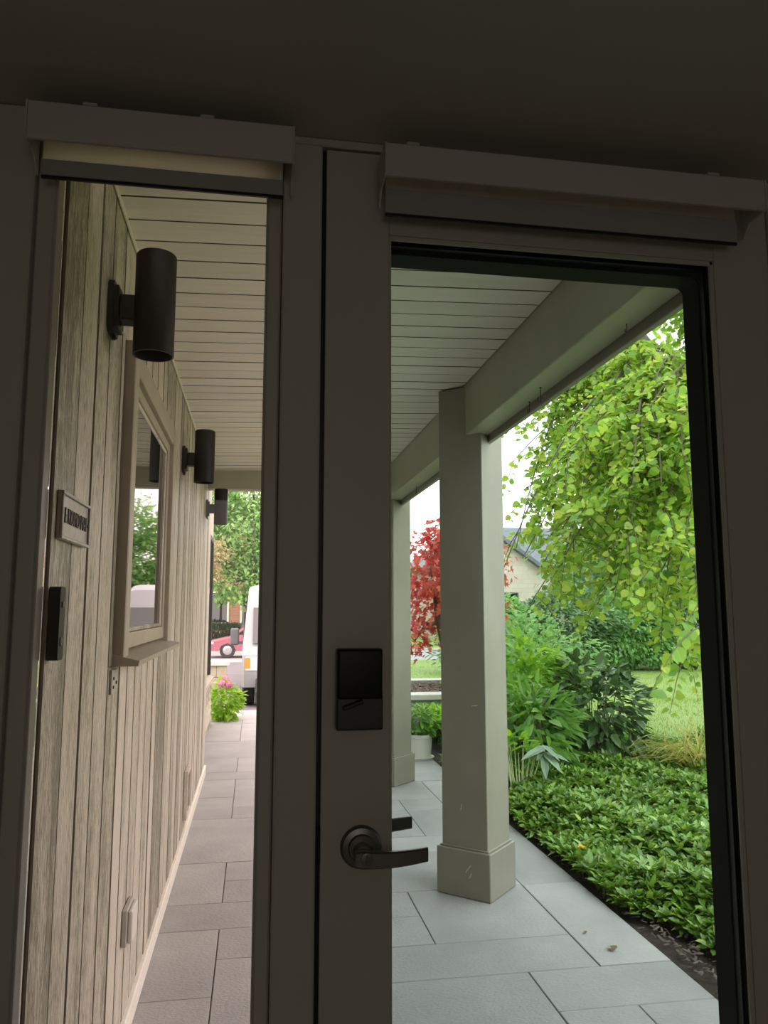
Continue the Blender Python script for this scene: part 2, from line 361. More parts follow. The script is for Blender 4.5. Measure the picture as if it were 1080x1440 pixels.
# the door
d1 = structure(link('door_1', None, None, (.13, DY, 0)))
for nm, a in (('stile', (.134, .270, 0.012, 2.437)), ('stile', (1.036, 1.176, .012, 2.437)), ('rail', (.2705, 1.0355, 2.254, 2.437)), ('rail', (.2705, 1.0355, .012, .34))):
    part(nm, box(bag(), a[0], a[1], DY, 1.595, a[2], a[3], .0015), 'door_paint', d1)
bd = bag()
for k, (w_, y0) in enumerate(((.010, 1.553), (.005, 1.560))):
    box(bd, 1.036 - w_, 1.0358, y0, y0 + .008, .34, 2.2538, .001); box(bd, .2702, .2702 + w_ * .5, y0, y0 + .008, .34, 2.2538, .001)
    box(bd, .272, 1.034, y0, y0 + .008, 2.254 - w_, 2.2537, .001)
part('glazing_bead', bd, 'door_paint', d1)
part('door_pane', box(bag(), .2712, 1.0348, 1.572, 1.578, .341, 2.2535), 'door_glass', d1)
fb = bag()                                                # black outer frame of the glass, deep, rounded inner corner
box(fb, .262, .277, 1.596, 1.662, .34, 2.33); box(fb, 1.021, 1.06, 1.596, 1.662, .34, 2.33); box(fb, .2775, 1.0205, 1.596, 1.662, 2.232, 2.33)
prism(fb, [(1.021, 2.2322)] + [(1.021 - .022 + .022 * math.cos(a), 2.2322 - .022 + .022 * math.sin(a)) for a in np.linspace(0, math.pi / 2, 7)], 'Y', 1.597, 1.661)
part('outer_frame', fb, 'black_rail', d1)
gk = bag(); box(gk, 1.0245, 1.0352, 1.5785, 1.5955, .341, 2.2535); box(gk, .2712, .2775, 1.5785, 1.5955, .341, 2.2535); box(gk, .2778, 1.0242, 1.5785, 1.5955, 2.243, 2.2535)
part('gasket', gk, 'black', d1)
# weather seal seen in the gap
part('weather_seal', box(box(bag(), .1245, .1335, 1.566, 1.60, .01, 2.4425), .1336, 1.177, 1.566, 1.60, 2.4375, 2.4425), 'black', d1)
part('latch_plate', box(bag(), .1242, .1335, 1.548, 1.566, .965, 1.03, .001), 'bronze', d1)
# lever
def lever(y_face, sgn, x_tip):
    lv = link('lever_handle', None, d1, (.213, y_face, .993))
    Y = lambda a: y_face - sgn * a
    ros = [(.0405, Y(0.0003)), (.0405, Y(.004)), (.036, Y(.009)), (.026, Y(.011)), (.024, Y(.016)), (0, Y(.016))]
    part('rose', lathe(bag(), ros, (.213, 0, .993), 'Y', 40), 'lever_metal', lv, smooth=True)
    part('neck', lathe(bag(), [(.0165, Y(.0165)), (.0150, Y(.04)), (0, Y(.04))], (.213, 0, .990), 'Y', 28), 'lever_metal', lv, smooth=True)
    b = bmesh.new(); L = x_tip - .196; rings = []
    for i in range(15):
        u = i / 14; x = .196 + L * u
        hh = .0165 * (1 - .24 * u) if u > .06 else .0125; zc = .985 - .004 * math.sin(u * math.pi) + .004 * u
        yc = y_face - sgn * (.050 + .006 * math.sin(u * 2.2)); th = .0075 - .002 * u
        rings.append([b.verts.new((x, yc + th * q, zc + hh * r)) for q, r in ((-1, -.8), (-.55, -1), (.55, -1), (1, -.8), (1, .8), (.55, 1), (-.55, 1), (-1, .8))])
    for a, c in zip(rings, rings[1:]):
        for k in range(8): b.faces.new((a[k], a[(k + 1) % 8], c[(k + 1) % 8], c[k]))
    b.faces.new(rings[0][::-1]); b.faces.new(rings[-1]); bmesh.ops.recalc_face_normals(b, faces=b.faces)
    part('lever', b, 'lever_metal', lv, smooth=True)
    if sgn > 0:
        tb = lathe(bag(), [(.0115, Y(.058)), (.0115, Y(.061)), (.0085, Y(.0615)), (0, Y(.0615))], (.2165, 0, .986), 'Y', 28)
        box(tb, .2150, .2180, Y(.066), Y(.0612), .978, .994, .0006)
        part('thumb_turn', tb, 'lever_metal', lv, smooth=True)
lever(DY, 1, .334); lever(1.662, -1, .348)
# electronic lock
lk = link('electronic_lock', None, d1, (.207, DY, 1.29))
part('lock_housing', box(bag(), .1605, .2525, 1.520, DY - .0003, 1.2165, 1.3735, .004, 3), 'lock_cover', lk)
part('battery_cover', box(bag(), .1625, .2505, 1.512, 1.5198, 1.277, 1.3715, .003, 2), 'black_gloss', lk)
tt = box(bag(), .172, .213, 1.504, 1.5198, 1.2625, 1.2705, .002, 2, Matrix.Rotation(math.radians(-20), 4, 'Y'), (.192, 1.51, 1.2645))
part('thumb_turn', tt, 'black', lk)

# roller blinds
def blind(label, x0, x1, z0, z1, fx0, fx1, hem_z, hem_h, wallY, clips):
    r = thing('roller_blind', label, 'blind', ((x0 + x1) / 2, 1.48, z1), 'white roller blinds over the entrance glass')
    c = bag()
    prof = [(1.440, z0 + .006), (1.446, z0), (1.452, z0), (1.452, z0 + .004), (1.4455, z0 + .008), (1.4445, z1 - .010), (1.452, z1 - .004), (1.520, z1 - .004), (1.520, z1), (1.450, z1), (1.440, z1 - .008)]
    prism(c, prof, 'X', x0 + .004, x1 - .004)
    part('cassette', c, 'white_plastic', r)
    for e in (x0, x1 - .0038):
        part('end_cap', prism(bag(), [(1.438, z0 + .004), (1.447, z0 - .002), (1.50, z0 - .002), (1.523, z0 - .028), (1.530, z0 - .028), (1.530, z1 + .001), (1.449, z1 + .001), (1.438, z1 - .008)], 'X', e, e + .0036), 'white_plastic', r)
    part('roller_tube', lathe(bag(), [(.022, x0 + .006), (.022, x1 - .006)], (0, 1.483, (z0 + z1) / 2 + .006), 'X', 24), 'blind_fabric', r, smooth=True)
    fy = 1.5065
    part('fabric', box(bag(), fx0 + .001, fx1 - .001, fy - .0006, fy + .0006, hem_z + hem_h, (z0 + z1) / 2 + .01), 'blind_fabric', r)
    part('hem_bar', box(bag(), fx0, fx1, fy - .004, fy + .004, hem_z + .0065, hem_z + hem_h, .0015), 'hem_bar', r)
    part('hem_seal', box(bag(), fx0, fx1, fy - .0042, fy + .003, hem_z, hem_z + .0063, .001), 'black', r)
    for cx in clips:
        part('bracket', box(box(bag(), cx - .018, cx + .018, 1.462, 1.548, z1 + .0012, z1 + .006, .001), cx - .014, cx + .014, 1.455, 1.475, z1 + .001, z1 + .011, .002), 'white_plastic', r)
    part('mount_rail', box(bag(), x0 + .02, x1 - .02, 1.5305, wallY, z0 + .02, z1 - .01), 'white_plastic', r)
    return r
blind('narrow white roller blind with backlit fabric strip over the sidelight', -.447, .060, 2.336, 2.416, -.431, .040, 2.290, .040, 1.551, (-.335, -.113))
blind('wide white roller blind at the top of the glass door', .243, 1.100, 2.328, 2.402, .254, 1.066, 2.272, .060, 1.5497, (.305, .985))

# ================================================================== THE PORCH
# siding wall
WX = -.41
sw = structure(link('wall_porch', None, None, (WX, 1.7, 0)))
bk = bag()
# backing with the hole of window_2 left out
for y0, y1, z0, z1 in ((1.70, 2.48, 0, 2.66), (3.60, 7.20, 0, 2.66), (2.48, 3.60, 0, 1.30), (2.48, 3.60, 2.27, 2.66)): box(bk, WX - .14, WX - .020, y0, y1, z0, z1)
box(bk, -.448, WX - .020, 1.628, 1.699, 0, 2.46)
part('backing', bk, 'gap', sw)
gro = [1.630, 1.82, 1.99, 2.15, 2.34, 2.53, 2.68, 2.85, 3.01, 3.18, 3.365, 3.51, 3.68, 3.85]
while gro[-1] < 7.0: gro.append(gro[-1] + random.choice((.15, .165, .18, .19)))
gro[-1] = 7.2
def board_seg(y0, y1, z0, z1):
    b = box(bag(), WX - .0198, WX + random.uniform(-.0012, .0012), y0 + .0042, y1 - .0042, z0, z1, .0042)
    o = part('board', b, 'siding', sw, (WX, (y0 + y1) / 2, (z0 + z1) / 2)); o.data.materials.append(M['groove_shade'])
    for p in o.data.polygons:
        if abs(p.normal.y) > .5: p.material_index = 1  # groove shade painted onto the edge faces
for a, b in zip(gro, gro[1:]):
    if b <= 2.42 or a >= 3.66: board_seg(a, b, .085, 2.625)
    else:
        board_seg(a, b, .085, 1.282); board_seg(a, b, 2.285, 2.625)
        if a < 2.40 - .02: board_seg(a, 2.40, 1.2825, 2.2845)
        if b > 3.67 and a < 3.66: board_seg(3.66, b, 1.2825, 2.2845)
structure(B('baseboard_left', 'trim_paint', None, WX - .018, WX + .014, 1.645, 7.2, .002, .083, .003))
bpy.data.objects['baseboard_left'].data.materials[0] = M['porch_board']

# window_2 in the siding
w2 = structure(link('window_2', None, None, (WX, 3.05, 1.28)))
def sash(nm, y0, y1, z0, z1, x0, x1, m='trim_paint', bev=.003): return part(nm, box(bag(), x0, x1, y0, y1, z0, z1, bev), m, w2)
sash('casing', 2.405, 2.485, 1.30, 2.283, WX - .019, WX + .032)
sash('casing', 3.575, 3.658, 1.30, 2.283, WX - .019, WX + .032)
sash('casing', 2.486, 3.574, 2.20, 2.283, WX - .019, WX + .029)
part('window_sill', prism(bag(), [(WX - .019, 1.283), (WX + .075, 1.2835), (WX + .078, 1.300), (WX - .019, 1.322)], 'Y', 2.392, 3.67), 'trim_paint', w2)
for a in ((2.487, 2.522, 1.325, 2.198), (3.535, 3.573, 1.325, 2.198)): sash('sash', *a, WX - .030, WX + .012)
sash('sash', 2.523, 3.534, 2.160, 2.198, WX - .030, WX + .012); sash('sash', 2.523, 3.534, 1.325, 1.375, WX - .030, WX + .012)
for a in ((2.5225, 2.535, 1.376, 2.159), (3.518, 3.5345, 1.376, 2.159)): sash('bead', *a, WX - .028, WX + .004, 'siding')
sash('bead', 2.5355, 3.5175, 2.144, 2.159, WX - .028, WX + .004, 'siding'); sash('bead', 2.5355, 3.5175, 1.376, 1.392, WX - .028, WX + .004, 'siding')
part('window_pane', box(bag(), WX - .006, WX, 2.5356, 3.5174, 1.3925, 2.1435), 'window_glass', w2)
part('roller_screen', box(bag(), WX - .05, WX - .045, 3.30, 3.52, 1.39, 2.15), 'grey_plastic', w2)

# porch ceiling of boards, tilted a little
def cz(x): return 2.625 + (x - WX) * .033
pc = structure(link('ceiling_porch', None, None, (.4, 4, 2.65)))
cb_ = bag(); prism(cb_, [(WX - .14, cz(WX) + .045), (1.24, cz(1.24) + .045), (1.24, cz(1.24) + .0225), (WX - .14, cz(WX - .14) + .0225)], 'Y', 1.662, 6.74); part('backing', cb_, 'gap', pc)
y = 1.755 - .136
k = 0
unit_b = prism(bag(), [(-.0663, .022), (-.0663, .003), (-.0640, 0), (.0640, 0), (.0663, .003), (.0663, .022)], 'X', WX - .010, 1.112)
ub = bpy.data.meshes.new('board')
for v in unit_b.verts: v.co.z += cz(v.co.x) - 2.65; v.co.x -= .35
unit_b.to_mesh(ub); unit_b.free(); ub.materials.append(M['porch_board']); ub.materials.append(M['groove_shade'])
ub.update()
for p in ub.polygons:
    if abs(p.normal.y) > .5: p.material_index = 1  # edge faces coloured dark to stand in for shade in the joints
while y < 6.60:
    if y > 1.66: link('board', ub, pc, (.35, y + .068, 2.65 + random.uniform(-.0008, .0008)))
    y += .1362
structure(B('trim_5', 'porch_board', None, WX + .0015, WX + .009, 1.662, 7.19, 2.610, 2.6245, .002))

# beams
bm_ = structure(link('porch_beam', None, None, (1.18, 2.8, 2.4)))
part('beam_timber', box(bag(), 1.116, 1.243, 1.664, 4.02, 2.395, 2.715, .004), 'beam_paint', bm_)
bm2 = structure(link('porch_beam', None, None, (1.18, 5.4, 2.4)))
part('beam_timber', box(bag(), 1.116, 1.243, 4.18, 6.58, 2.395, 2.715, .004), 'beam_paint', bm2)
structure(part('porch_end_beam', box(bag(), WX - .1, 1.10, 6.62, 6.74, 2.47, 2.715, .004), 'beam_paint'))
# eave outside the beam and the roof over all
structure(part('porch_fascia', box(bag(), 1.2436, 1.270, 1.664, 6.97, 2.357, 2.735, .003), 'post_paint'))
rf = bag(); prism(rf, [(-1.6, 2.76), (1.33, 2.738), (1.35, 2.758), (-1.6, 3.3)], 'Y', 1.55, 7.0)
structure(part('porch_roof', rf, 'slate'))

# posts, set corner-on
def post(label, cx, cy, top):
    r = thing('porch_post', label, 'post', (cx, cy, 0), 'square porch posts')
    R45 = Matrix.Rotation(math.radians(45 + (2 if cy < 5 else 0)), 4, 'Z'); pv = (cx, cy, 0); s = .131; b = .1535
    part('shaft', box(bag(), cx - s, cx + s, cy - s, cy + s, .232, top, .003, 1, R45, pv), 'post_paint', r)
    part('plinth', box(bag(), cx - b, cx + b, cy - b, cy + b, .001, .231, .004, 1, R45, pv), 'post_paint', r)
    if cy < 5:                                            # pale scratches in the paint of the near plinth and shaft
        for x_, t_, z_, L_, a_ in ((cx - b, -.015, .125, .05, 38), (cx - b, -.035, .10, .03, 30), (cx - s, .02, .42, .03, 10), (cx - s, -.05, .95, .035, 80)):
            q = box(bag(), x_ - .0006, x_ - .0001, cy + t_ - .0012, cy + t_ + .0012, z_, z_ + L_, 0, 1, Matrix.Rotation(math.radians(a_), 4, 'X'), (x_, cy + t_, z_))
            bmesh.ops.transform(q, matrix=Matrix.Translation(pv) @ R45 @ Matrix.Translation(-Vector(pv)), verts=q.verts)
            part('scratch', q, 'porch_board', r)
    part('bead', box(bag(), cx - s - .008, cx + s + .008, cy - s - .008, cy + s + .008, .2312, .240, .002, 1, R45, pv), 'post_paint', r)
    return r
post('near square porch post set corner-on, with scratched plinth on pavers', 1.178, 4.10, 2.664)
post('far square porch post beyond the near one, beside the white pot', 1.165, 6.66, 2.664)

# cup hooks under the eave
def hook(label, x, y, z, k=1.0):
    b = bag(); pts = [(x, y, z), (x, y, z - .045 * k)] + [(x, y + (.016 - .016 * math.cos(a)) * k, z - (.045 + .016 * math.sin(a)) * k) for a in np.linspace(.3, 4.0, 9)]
    tube(b, pts, .0019 * k ** .5, 6); lathe(b, [(.006 * k, z - .003), (.006 * k, z - .0003)], (x, y, 0), 'Z', 12)
    o = part('cup_hook', b, 'bronze', None, (x, y, z)); tag(o, label, 'hook', 'metal cup hooks under the porch beam')
hook('dark metal cup hook hanging between the near post and the tree leaves', 1.19, 3.05, 2.395)
hook('small metal cup hook just behind the larger hook near the post', 1.225, 3.28, 2.395, .8)
hook('tiny cup hook under the beam close above the glass door', 1.205, 2.30, 2.395, .4)
hook('distant cup hook under the beam by the far post', 1.215, 5.75, 2.395)

# pavers
fl = structure(link('floor_porch', None, None, (.65, 5, 0)))
part('bedding', box(bag(), -.75, WX - .101, 7.0, 11.6, -.08, -.022), 'joint_sand', fl)
part('bedding', box(bag(), WX - .10, 1.746, 1.60, 11.6, -.08, -.022), 'joint_sand', fl)
part('joint_fill', box(bag(), WX - .10, 1.744, 1.60, 11.6, -.0219, -.0075), 'joint_sand', fl)
XL = [-.445, -.13, .185, .495, .81, 1.12, 1.43, 1.745]
YL = [1.60, 1.91, 2.225, 2.54, 2.855, 3.17, 3.485, 3.80, 4.12, 4.435, 4.75, 5.065, 5.38, 5.70, 6.02, 6.33, 6.64, 6.96, 7.28, 7.60, 7.95, 8.28, 8.60, 8.93, 9.26, 9.6, 9.93, 10.27, 10.6, 10.93, 11.27, 11.6]
nx, ny = len(XL) - 1, len(YL) - 1
used = [[False] * ny for _ in range(nx)]
rects = []
def lay(c0, c1, r0, r1):
    for c in range(c0, c1 + 1):
        for r in range(r0, r1 + 1):
            if used[c][r]: return False
    for c in range(c0, c1 + 1):
        for r in range(r0, r1 + 1): used[c][r] = True
    rects.append((c0, c1, r0, r1)); return True
r0 = 4                                                     # row that starts at 2.855
for q in ((0, 0, 5, 6), (1, 2, 6, 6), (1, 2, 3, 5), (0, 2, 7, 7), (0, 0, 8, 9), (1, 2, 8, 8), (1, 2, 9, 9), (0, 2, 10, 12), (0, 0, 13, 14), (1, 2, 13, 13), (1, 2, 14, 16),
          (0, 0, 15, 16), (0, 1, 17, 17), (0, 0, 18, 19), (1, 2, 18, 19), (0, 2, 20, 22), (0, 0, 23, 26), (1, 2, 23, 26), (0, 0, 3, 4),
          (3, 5, 5, 5), (3, 4, 3, 4), (5, 6, 4, 4), (5, 5, 2, 3), (6, 6, 2, 3), (6, 6, 5, 7), (4, 5, 6, 7), (3, 3, 6, 6), (3, 3, 7, 7), (3, 5, 8, 9), (6, 6, 8, 10), (3, 5, 10, 10), (3, 4, 11, 12), (5, 6, 11, 12),
          (3, 4, 13, 13), (5, 5, 13, 13), (3, 5, 14, 15), (6, 6, 13, 15), (3, 4, 16, 17), (5, 6, 16, 16), (5, 6, 17, 17)): lay(*q)
for r in range(ny):
    for c in range(nx):
        if not used[c][r]:
            for (w, h_) in random.sample([(2, 1), (1, 2), (2, 2), (3, 1), (1, 1)], 4) + [(1, 1)]:
                if c + w <= nx and r + h_ <= ny and lay(c, c + w - 1, r, r + h_ - 1): break
for c0, c1, a, b in rects:
    x0, x1, y0, y1 = max(XL[c0], WX - .012), XL[c1 + 1], YL[a], YL[b + 1]
    if c0 == 0 and y0 > 7.1: x0 = -.60
    if y0 > 7.6 and x0 > 1.4: continue
    dz = random.uniform(-.0015, .0008)
    part('paver', box(bag(), x0 + .002, x1 - .002, y0 + .002, y1 - .002, -.0218, dz, .0025), 'paver', fl, ((x0 + x1) / 2, (y0 + y1) / 2, 0))

# sconces
def sconce(label, Yc):
    z = 2.27; r = thing('wall_sconce', label, 'lamp', (WX, Yc, z), 'black cylinder sconces on the siding')
    X0 = WX + .002; cx = WX + .119
    bp = prism(bag(), [(Yc - .05, z - .055), (Yc - .035, z - .072), (Yc + .035, z - .072), (Yc + .05, z - .055), (Yc + .05, z + .055), (Yc + .035, z + .072), (Yc - .035, z + .072), (Yc - .05, z + .055)], 'X', X0, X0 + .014)
    prism(bp, [(Yc - .038, z - .058), (Yc + .038, z - .058), (Yc + .038, z + .058), (Yc - .038, z + .058)], 'X', X0 + .014, X0 + .026)
    part('back_plate', bp, 'bronze', r)
    part('arm', box(bag(), X0 + .026, cx - .048, Yc - .03, Yc + .03, z - .035, z + .037, .004), 'bronze', r)
    part('screw', lathe(bag(), [(.006, z - .085), (.006, z - .0725), (0, z - .0725)], (X0 + .010, Yc, 0), 'Z', 12), 'bronze', r)
    zb, zt = z - .125, z + .165
    part('cylinder', lathe(bag(), [(.001, zb + .05), (.048, zb + .05), (.050, zb), (.055, zb), (.055, zt - .004), (.052, zt), (.048, zt), (.048, zt - .03), (.001, zt - .03)], (cx, Yc, 0), 'Z', 48), 'bronze', r, smooth=True)
    part('lens', lathe(bag(), [(.046, zb + .040), (.046, zb + .046)], (cx, Yc, 0), 'Z', 32), 'grey_plastic', r)
sconce('nearest black cylinder wall sconce, large above the siding window', 2.13)
sconce('second black cylinder sconce, past the siding window', 4.30)
sconce('farthest small black cylinder sconce at the porch end', 6.42)

# sign, doorbell, boxes on the siding
sg = thing('wall_sign', 'cast metal sign reading E KOMO MAI screwed to the siding', 'sign', (WX, 1.803, 1.6465))
X0 = WX + .0018; y0, y1, z0, z1 = 1.668, 1.938, 1.596, 1.697
part('sign_plate', box(bag(), X0, X0 + .008, y0, y1, z0, z1, .001), 'sign_metal', sg)
rim = bag(); box(rim, X0 + .0081, X0 + .0135, y0, y1, z1 - .007, z1, .0012); box(rim, X0 + .0081, X0 + .0135, y0, y1, z0, z0 + .007, .0012)
box(rim, X0 + .0081, X0 + .0135, y0, y0 + .008, z0 + .0071, z1 - .0071, .0012); box(rim, X0 + .0081, X0 + .0135, y1 - .008, y1, z0 + .0071, z1 - .0071, .0012)
part('rim', rim, 'sign_metal', sg)
fc = bpy.data.curves.new('sign_lettering', 'FONT'); fc.body = 'E KOMO MAI'; fc.size = .048; fc.extrude = .0012; fc.align_x = 'CENTER'; fc.align_y = 'CENTER'; fc.offset = -.0004
to = bpy.data.objects.new('tmp', fc); COL.objects.link(to); bpy.context.view_layer.update()
me = bpy.data.meshes.new_from_object(to.evaluated_get(bpy.context.evaluated_depsgraph_get())); bpy.data.objects.remove(to)
xs = [v.co.x for v in me.vertices]; k = .205 / (max(xs) - min(xs))
me.transform(Matrix.Scale(k, 4, (1, 0, 0)))
me.transform(Matrix(((0, 0, 1, 0), (1, 0, 0, 0), (0, 1, 0, 0), (0, 0, 0, 1))))
me.materials.clear(); me.materials.append(M['sign_dark'])
lt_ = link('lettering', me, sg, (X0 + .0095, 1.803, 1.6465)); me.materials.append(M['sign_dark']); me.materials.append(M['sign_metal'])
for p in me.polygons: p.material_index = 1 if abs(p.normal.x) > .9 else 0
lt_['label'] = 'raised letters E KOMO MAI with dark edges'
for yy in (1.682, 1.924): part('screw', lathe(bag(), [(.004, X0 + .0081), (.004, X0 + .0105), (0, X0 + .0115)], (0, yy, 1.6465), 'X', 12), 'sign_dark', sg)
db = thing('doorbell_camera', 'glossy black rounded doorbell unit on the siding below the sign', 'doorbell', (WX, 1.665, 1.422))
pb = [(1.666 + math.copysign(.012, math.cos(a)) + .010 * math.cos(a), 1.422 + math.copysign(.062, math.sin(a)) + .012 * math.sin(a)) for a in np.linspace(.01, 2 * math.pi - .01, 33)]
part('housing', prism(bag(), pb, 'X', X0, X0 + .022), 'doorbell_black', db)
part('button', lathe(bag(), [(.009, X0 + .0222), (.009, X0 + .0235), (0, X0 + .024)], (0, 1.666, 1.385), 'X', 24), 'black', db)
part('lens', lathe(bag(), [(.007, X0 + .0222), (.007, X0 + .024), (0, X0 + .025)], (0, 1.666, 1.46), 'X', 20), 'black', db)
ob = thing('outlet_box', 'small grey weatherproof outlet cover low on the siding', 'outlet', (WX, 2.83, .41))
part('base', box(bag(), X0, X0 + .018, 2.765, 2.905, .355, .470, .003), 'box_grey', ob)
part('lid', box(bag(), X0 + .0182, X0 + .034, 2.775, 2.895, .362, .463, .005, 2), 'white_plastic', ob)
jb = thing('cable_plate', 'small metal cable plate with screws below the window sill corner', 'plate', (WX, 2.41, 1.24))
part('plate', box(bag(), X0, X0 + .006, 2.365, 2.455, 1.205, 1.275, .001), 'box_grey', jb)
for yy, zz in ((2.385, 1.225), (2.385, 1.25), (2.43, 1.235)): part('screw', lathe(bag(), [(.005, X0 + .0061), (.005, X0 + .009), (0, X0 + .010)], (0, yy, zz), 'X', 10), 'sign_dark', jb)
vn = thing('access_hatch', 'framed access hatch near the foot of the siding', 'vent', (WX, 5.21, .3))
vf = bag(); box(vf, X0, X0 + .022, 5.07, 5.10, .16, .45, .002); box(vf, X0, X0 + .022, 5.32, 5.35, .16, .45, .002); box(vf, X0, X0 + .022, 5.1002, 5.3198, .42, .45, .002); box(vf, X0, X0 + .022, 5.1002, 5.3198, .16, .19, .002)
part('hatch_frame', vf, 'siding', vn); part('hatch_panel', box(bag(), X0, X0 + .006, 5.1003, 5.3197, .1903, .4197), 'gap', vn)

# far bay of the house with lap siding, its window and sill
wb = structure(link('wall_bay', None, None, (-.53, 8.7, 0)))
part('backing', box(box(bag(), -.67, -.555, 7.06, 10.2, 0, .62), -.67, -.555, 7.06, 10.2, 2.30, 2.7), 'siding', wb)
part('corner_board', box(bag(), -.5548, -.52, 7.204, 7.70, .63, 2.66, .003), 'siding', wb)
part('corner_board', box(bag(), -.67, -.522, 9.62, 9.72, .63, 2.66, .003), 'trim_paint', wb)
for i in range(7):
    z = .01 + i * .088
    part('board', prism(bag(), [(-.5548, z), (-.512, z), (-.534, z + .086), (-.5548, z + .086)], 'Y', 7.204, 10.2), 'siding', wb, (-.535, 8.7, z))
part('bay_top_board', box(bag(), -.5548, -.52, 7.701, 9.619, 2.30, 2.66, .003), 'siding', wb)
w3 = structure(link('window_3', None, None, (-.52, 8.7, .64)))
part('window_sill', prism(bag(), [(-.555, .63), (-.470, .63), (-.465, .650), (-.555, .675)], 'Y', 7.701, 9.615), 'trim_paint', w3)
fr = bag(); box(fr, -.555, -.505, 7.702, 7.77, .676, 2.298, .003); box(fr, -.555, -.505, 9.55, 9.618, .676, 2.298, .003); box(fr, -.555, -.505, 7.771, 9.549, 2.24, 2.298, .003); box(fr, -.555, -.505, 8.62, 8.69, .676, 2.239, .003)
part('window_frame', fr, 'bronze', w3)
for a, b in ((7.771, 8.619), (8.691, 9.549)): part('window_pane', box(bag(), -.53, -.524, a, b, .677, 2.239), 'window_glass', w3)

# ================================================================== GROUND
def gz(X, Y):                                              # the land falls a little towards the street
    u = np.clip((Y - 10.5) / 6.0, 0, 1); return -.03 - .42 * u * u * (3 - 2 * u)
def sheet(name, m, X, Y, fz, dz=0.0):
    gx, gy = np.meshgrid(X, Y); z = fz(gx, gy) + dz
    v = np.stack([gx, gy, z], -1).reshape(-1, 3); n = len(X)
    f = [(j * n + i, j * n + i + 1, (j + 1) * n + i + 1, (j + 1) * n + i) for j in range(len(Y) - 1) for i in range(n - 1)]
    me = bpy.data.meshes.new(name); me.from_pydata([tuple(q) for q in v], [], f); me.materials.append(M[m])
    o = link(name, me); structure(o); return o
YS = np.concatenate([np.linspace(1.3, 10, 12), np.linspace(10.5, 17, 14), [20, 24, 29]])
sheet('lawn_ground', 'lawn', np.linspace(1.75, 45, 26), YS, gz)
sheet('lawn_ground', 'lawn', np.linspace(-45, -2.6, 12), YS[10:], gz)
sheet('driveway', 'asphalt', np.linspace(-2.6, 1.75, 6), np.concatenate([[11.6], np.linspace(12, 17, 11), [20, 24, 29]]), lambda a, b: gz(a, b))
sheet('street', 'street', np.linspace(-60, 60, 4), np.array([29.0, 37.0]), gz, -.06)
sheet('far_lawn', 'lawn', np.linspace(-80, 90, 6), np.array([37.0, 48, 70, 120]), lambda a, b: gz(a, b) + (b - 37) * .012)
structure(B('garden_curb', 'concrete', None, -60, 60, 28.86, 29.0, -.6, -.42))
structure(B('street_curb', 'concrete', None, -60, 60, 37.0, 37.14, -.6, -.42))
# garden bed of soil
sheet('garden_bed', 'soil', np.linspace(1.747, 3.3, 12), np.linspace(7.9, 9.6, 8), lambda a, b: -.025 + 0 * a)
sheet('garden_bed', 'soil', np.linspace(1.747, 4.9, 30), np.linspace(1.62, 7.9, 40), lambda a, b: -.025 + .03 * np.sin(a * 9 + b * 5) * np.clip((a - 1.8) * 4, 0, 1) * np.clip((4.8 - a) * 3, 0, 1) * .5 + .02 * np.clip((a - 1.75) * 3, 0, 1) * np.clip((4.9 - a) * 2, 0, 1))
# wood chips along the edge
n = 2600; P = np.stack([rng.uniform(1.77, 2.45, n) ** 1.0, rng.uniform(1.9, 5.2, n), rng.uniform(0.0, .022, n)], 1)
V = np.array([(-.5, -.16, 0), (.5, -.12, 0), (.5, .14, .05), (-.5, .16, .02), (-.4, 0, .14), (.4, 0, .16)], float)
T = (V, [[0, 1, 5, 4], [1, 2, 5], [2, 3, 4, 5], [3, 0, 4]])
o = link('bark_mulch', leaf_mesh('bark_mulch', T, P, frames(rnd_unit(n) * [1, 1, .25], np.tile([[0, 0, 1.]], (n, 1)) + .4 * rnd_unit(n)), rng.uniform(.012, .04, n), 'bark'))
stuff(o); tag(o, 'dark shredded bark mulch along the paver edge', 'mulch')
# short grass on the lawn
n = 52000; X = rng.uniform(2.6, 14, n); Y = 6.2 + rng.uniform(0, 1, n) ** 2.2 * 22
k = ~((X < 4.92) & (Y < 7.92)) & ~((X < 3.32) & (Y < 11.2)); X, Y = X[k], Y[k]; n = len(X)
P = np.stack([X, Y, gz(X, Y) - .004], 1); BL = (np.array([(-.09, 0, 0), (.09, 0, 0), (0, 1, .25)], float), [[0, 1, 2]])
o = link('lawn_grass', leaf_mesh('lawn_grass', BL, P, frames(np.array([0, 0, 1.]) + .5 * rnd_unit(n), rnd_unit(n)), rng.uniform(.035, .065, n), 'grass'))
stuff(o); tag(o, 'short mown green grass of the lawn beyond the garden bed', 'grass')

# ================================================================== PLANTS
# pachysandra carpet
def bed_h(X, Y): return .15 + .05 * np.sin(X * 3.1 + 1) * np.cos(Y * 2.3) + .035 * np.sin(X * 7 + Y * 5)
def sprigs(X, Y, Z, nl=8, size=.063):
    n = len(X); P = np.repeat(np.stack([X, Y, Z], 1), nl, 0)
    a = np.tile(np.arange(nl) * 2 * math.pi / nl, n) + np.repeat(rng.uniform(0, 6.3, n), nl) + rng.normal(0, .2, n * nl)
    el = rng.normal(.38, .3, n * nl); tilt = np.repeat(rng.normal(0, .22, (n, 3)), nl, 0)
    D = np.stack([np.cos(a) * np.cos(el), np.sin(a) * np.cos(el), np.sin(el)], 1) + tilt
    Nn = np.stack([-np.cos(a) * np.sin(el), -np.sin(a) * np.sin(el), np.cos(el)], 1) + tilt + .15 * rng.normal(size=(n * nl, 3))
    P = P + D * .008; P[:, 2] -= np.tile(np.arange(nl) % 3, n) * .010
    return P, D, Nn, rng.uniform(.6, 1.1, n * nl) * size
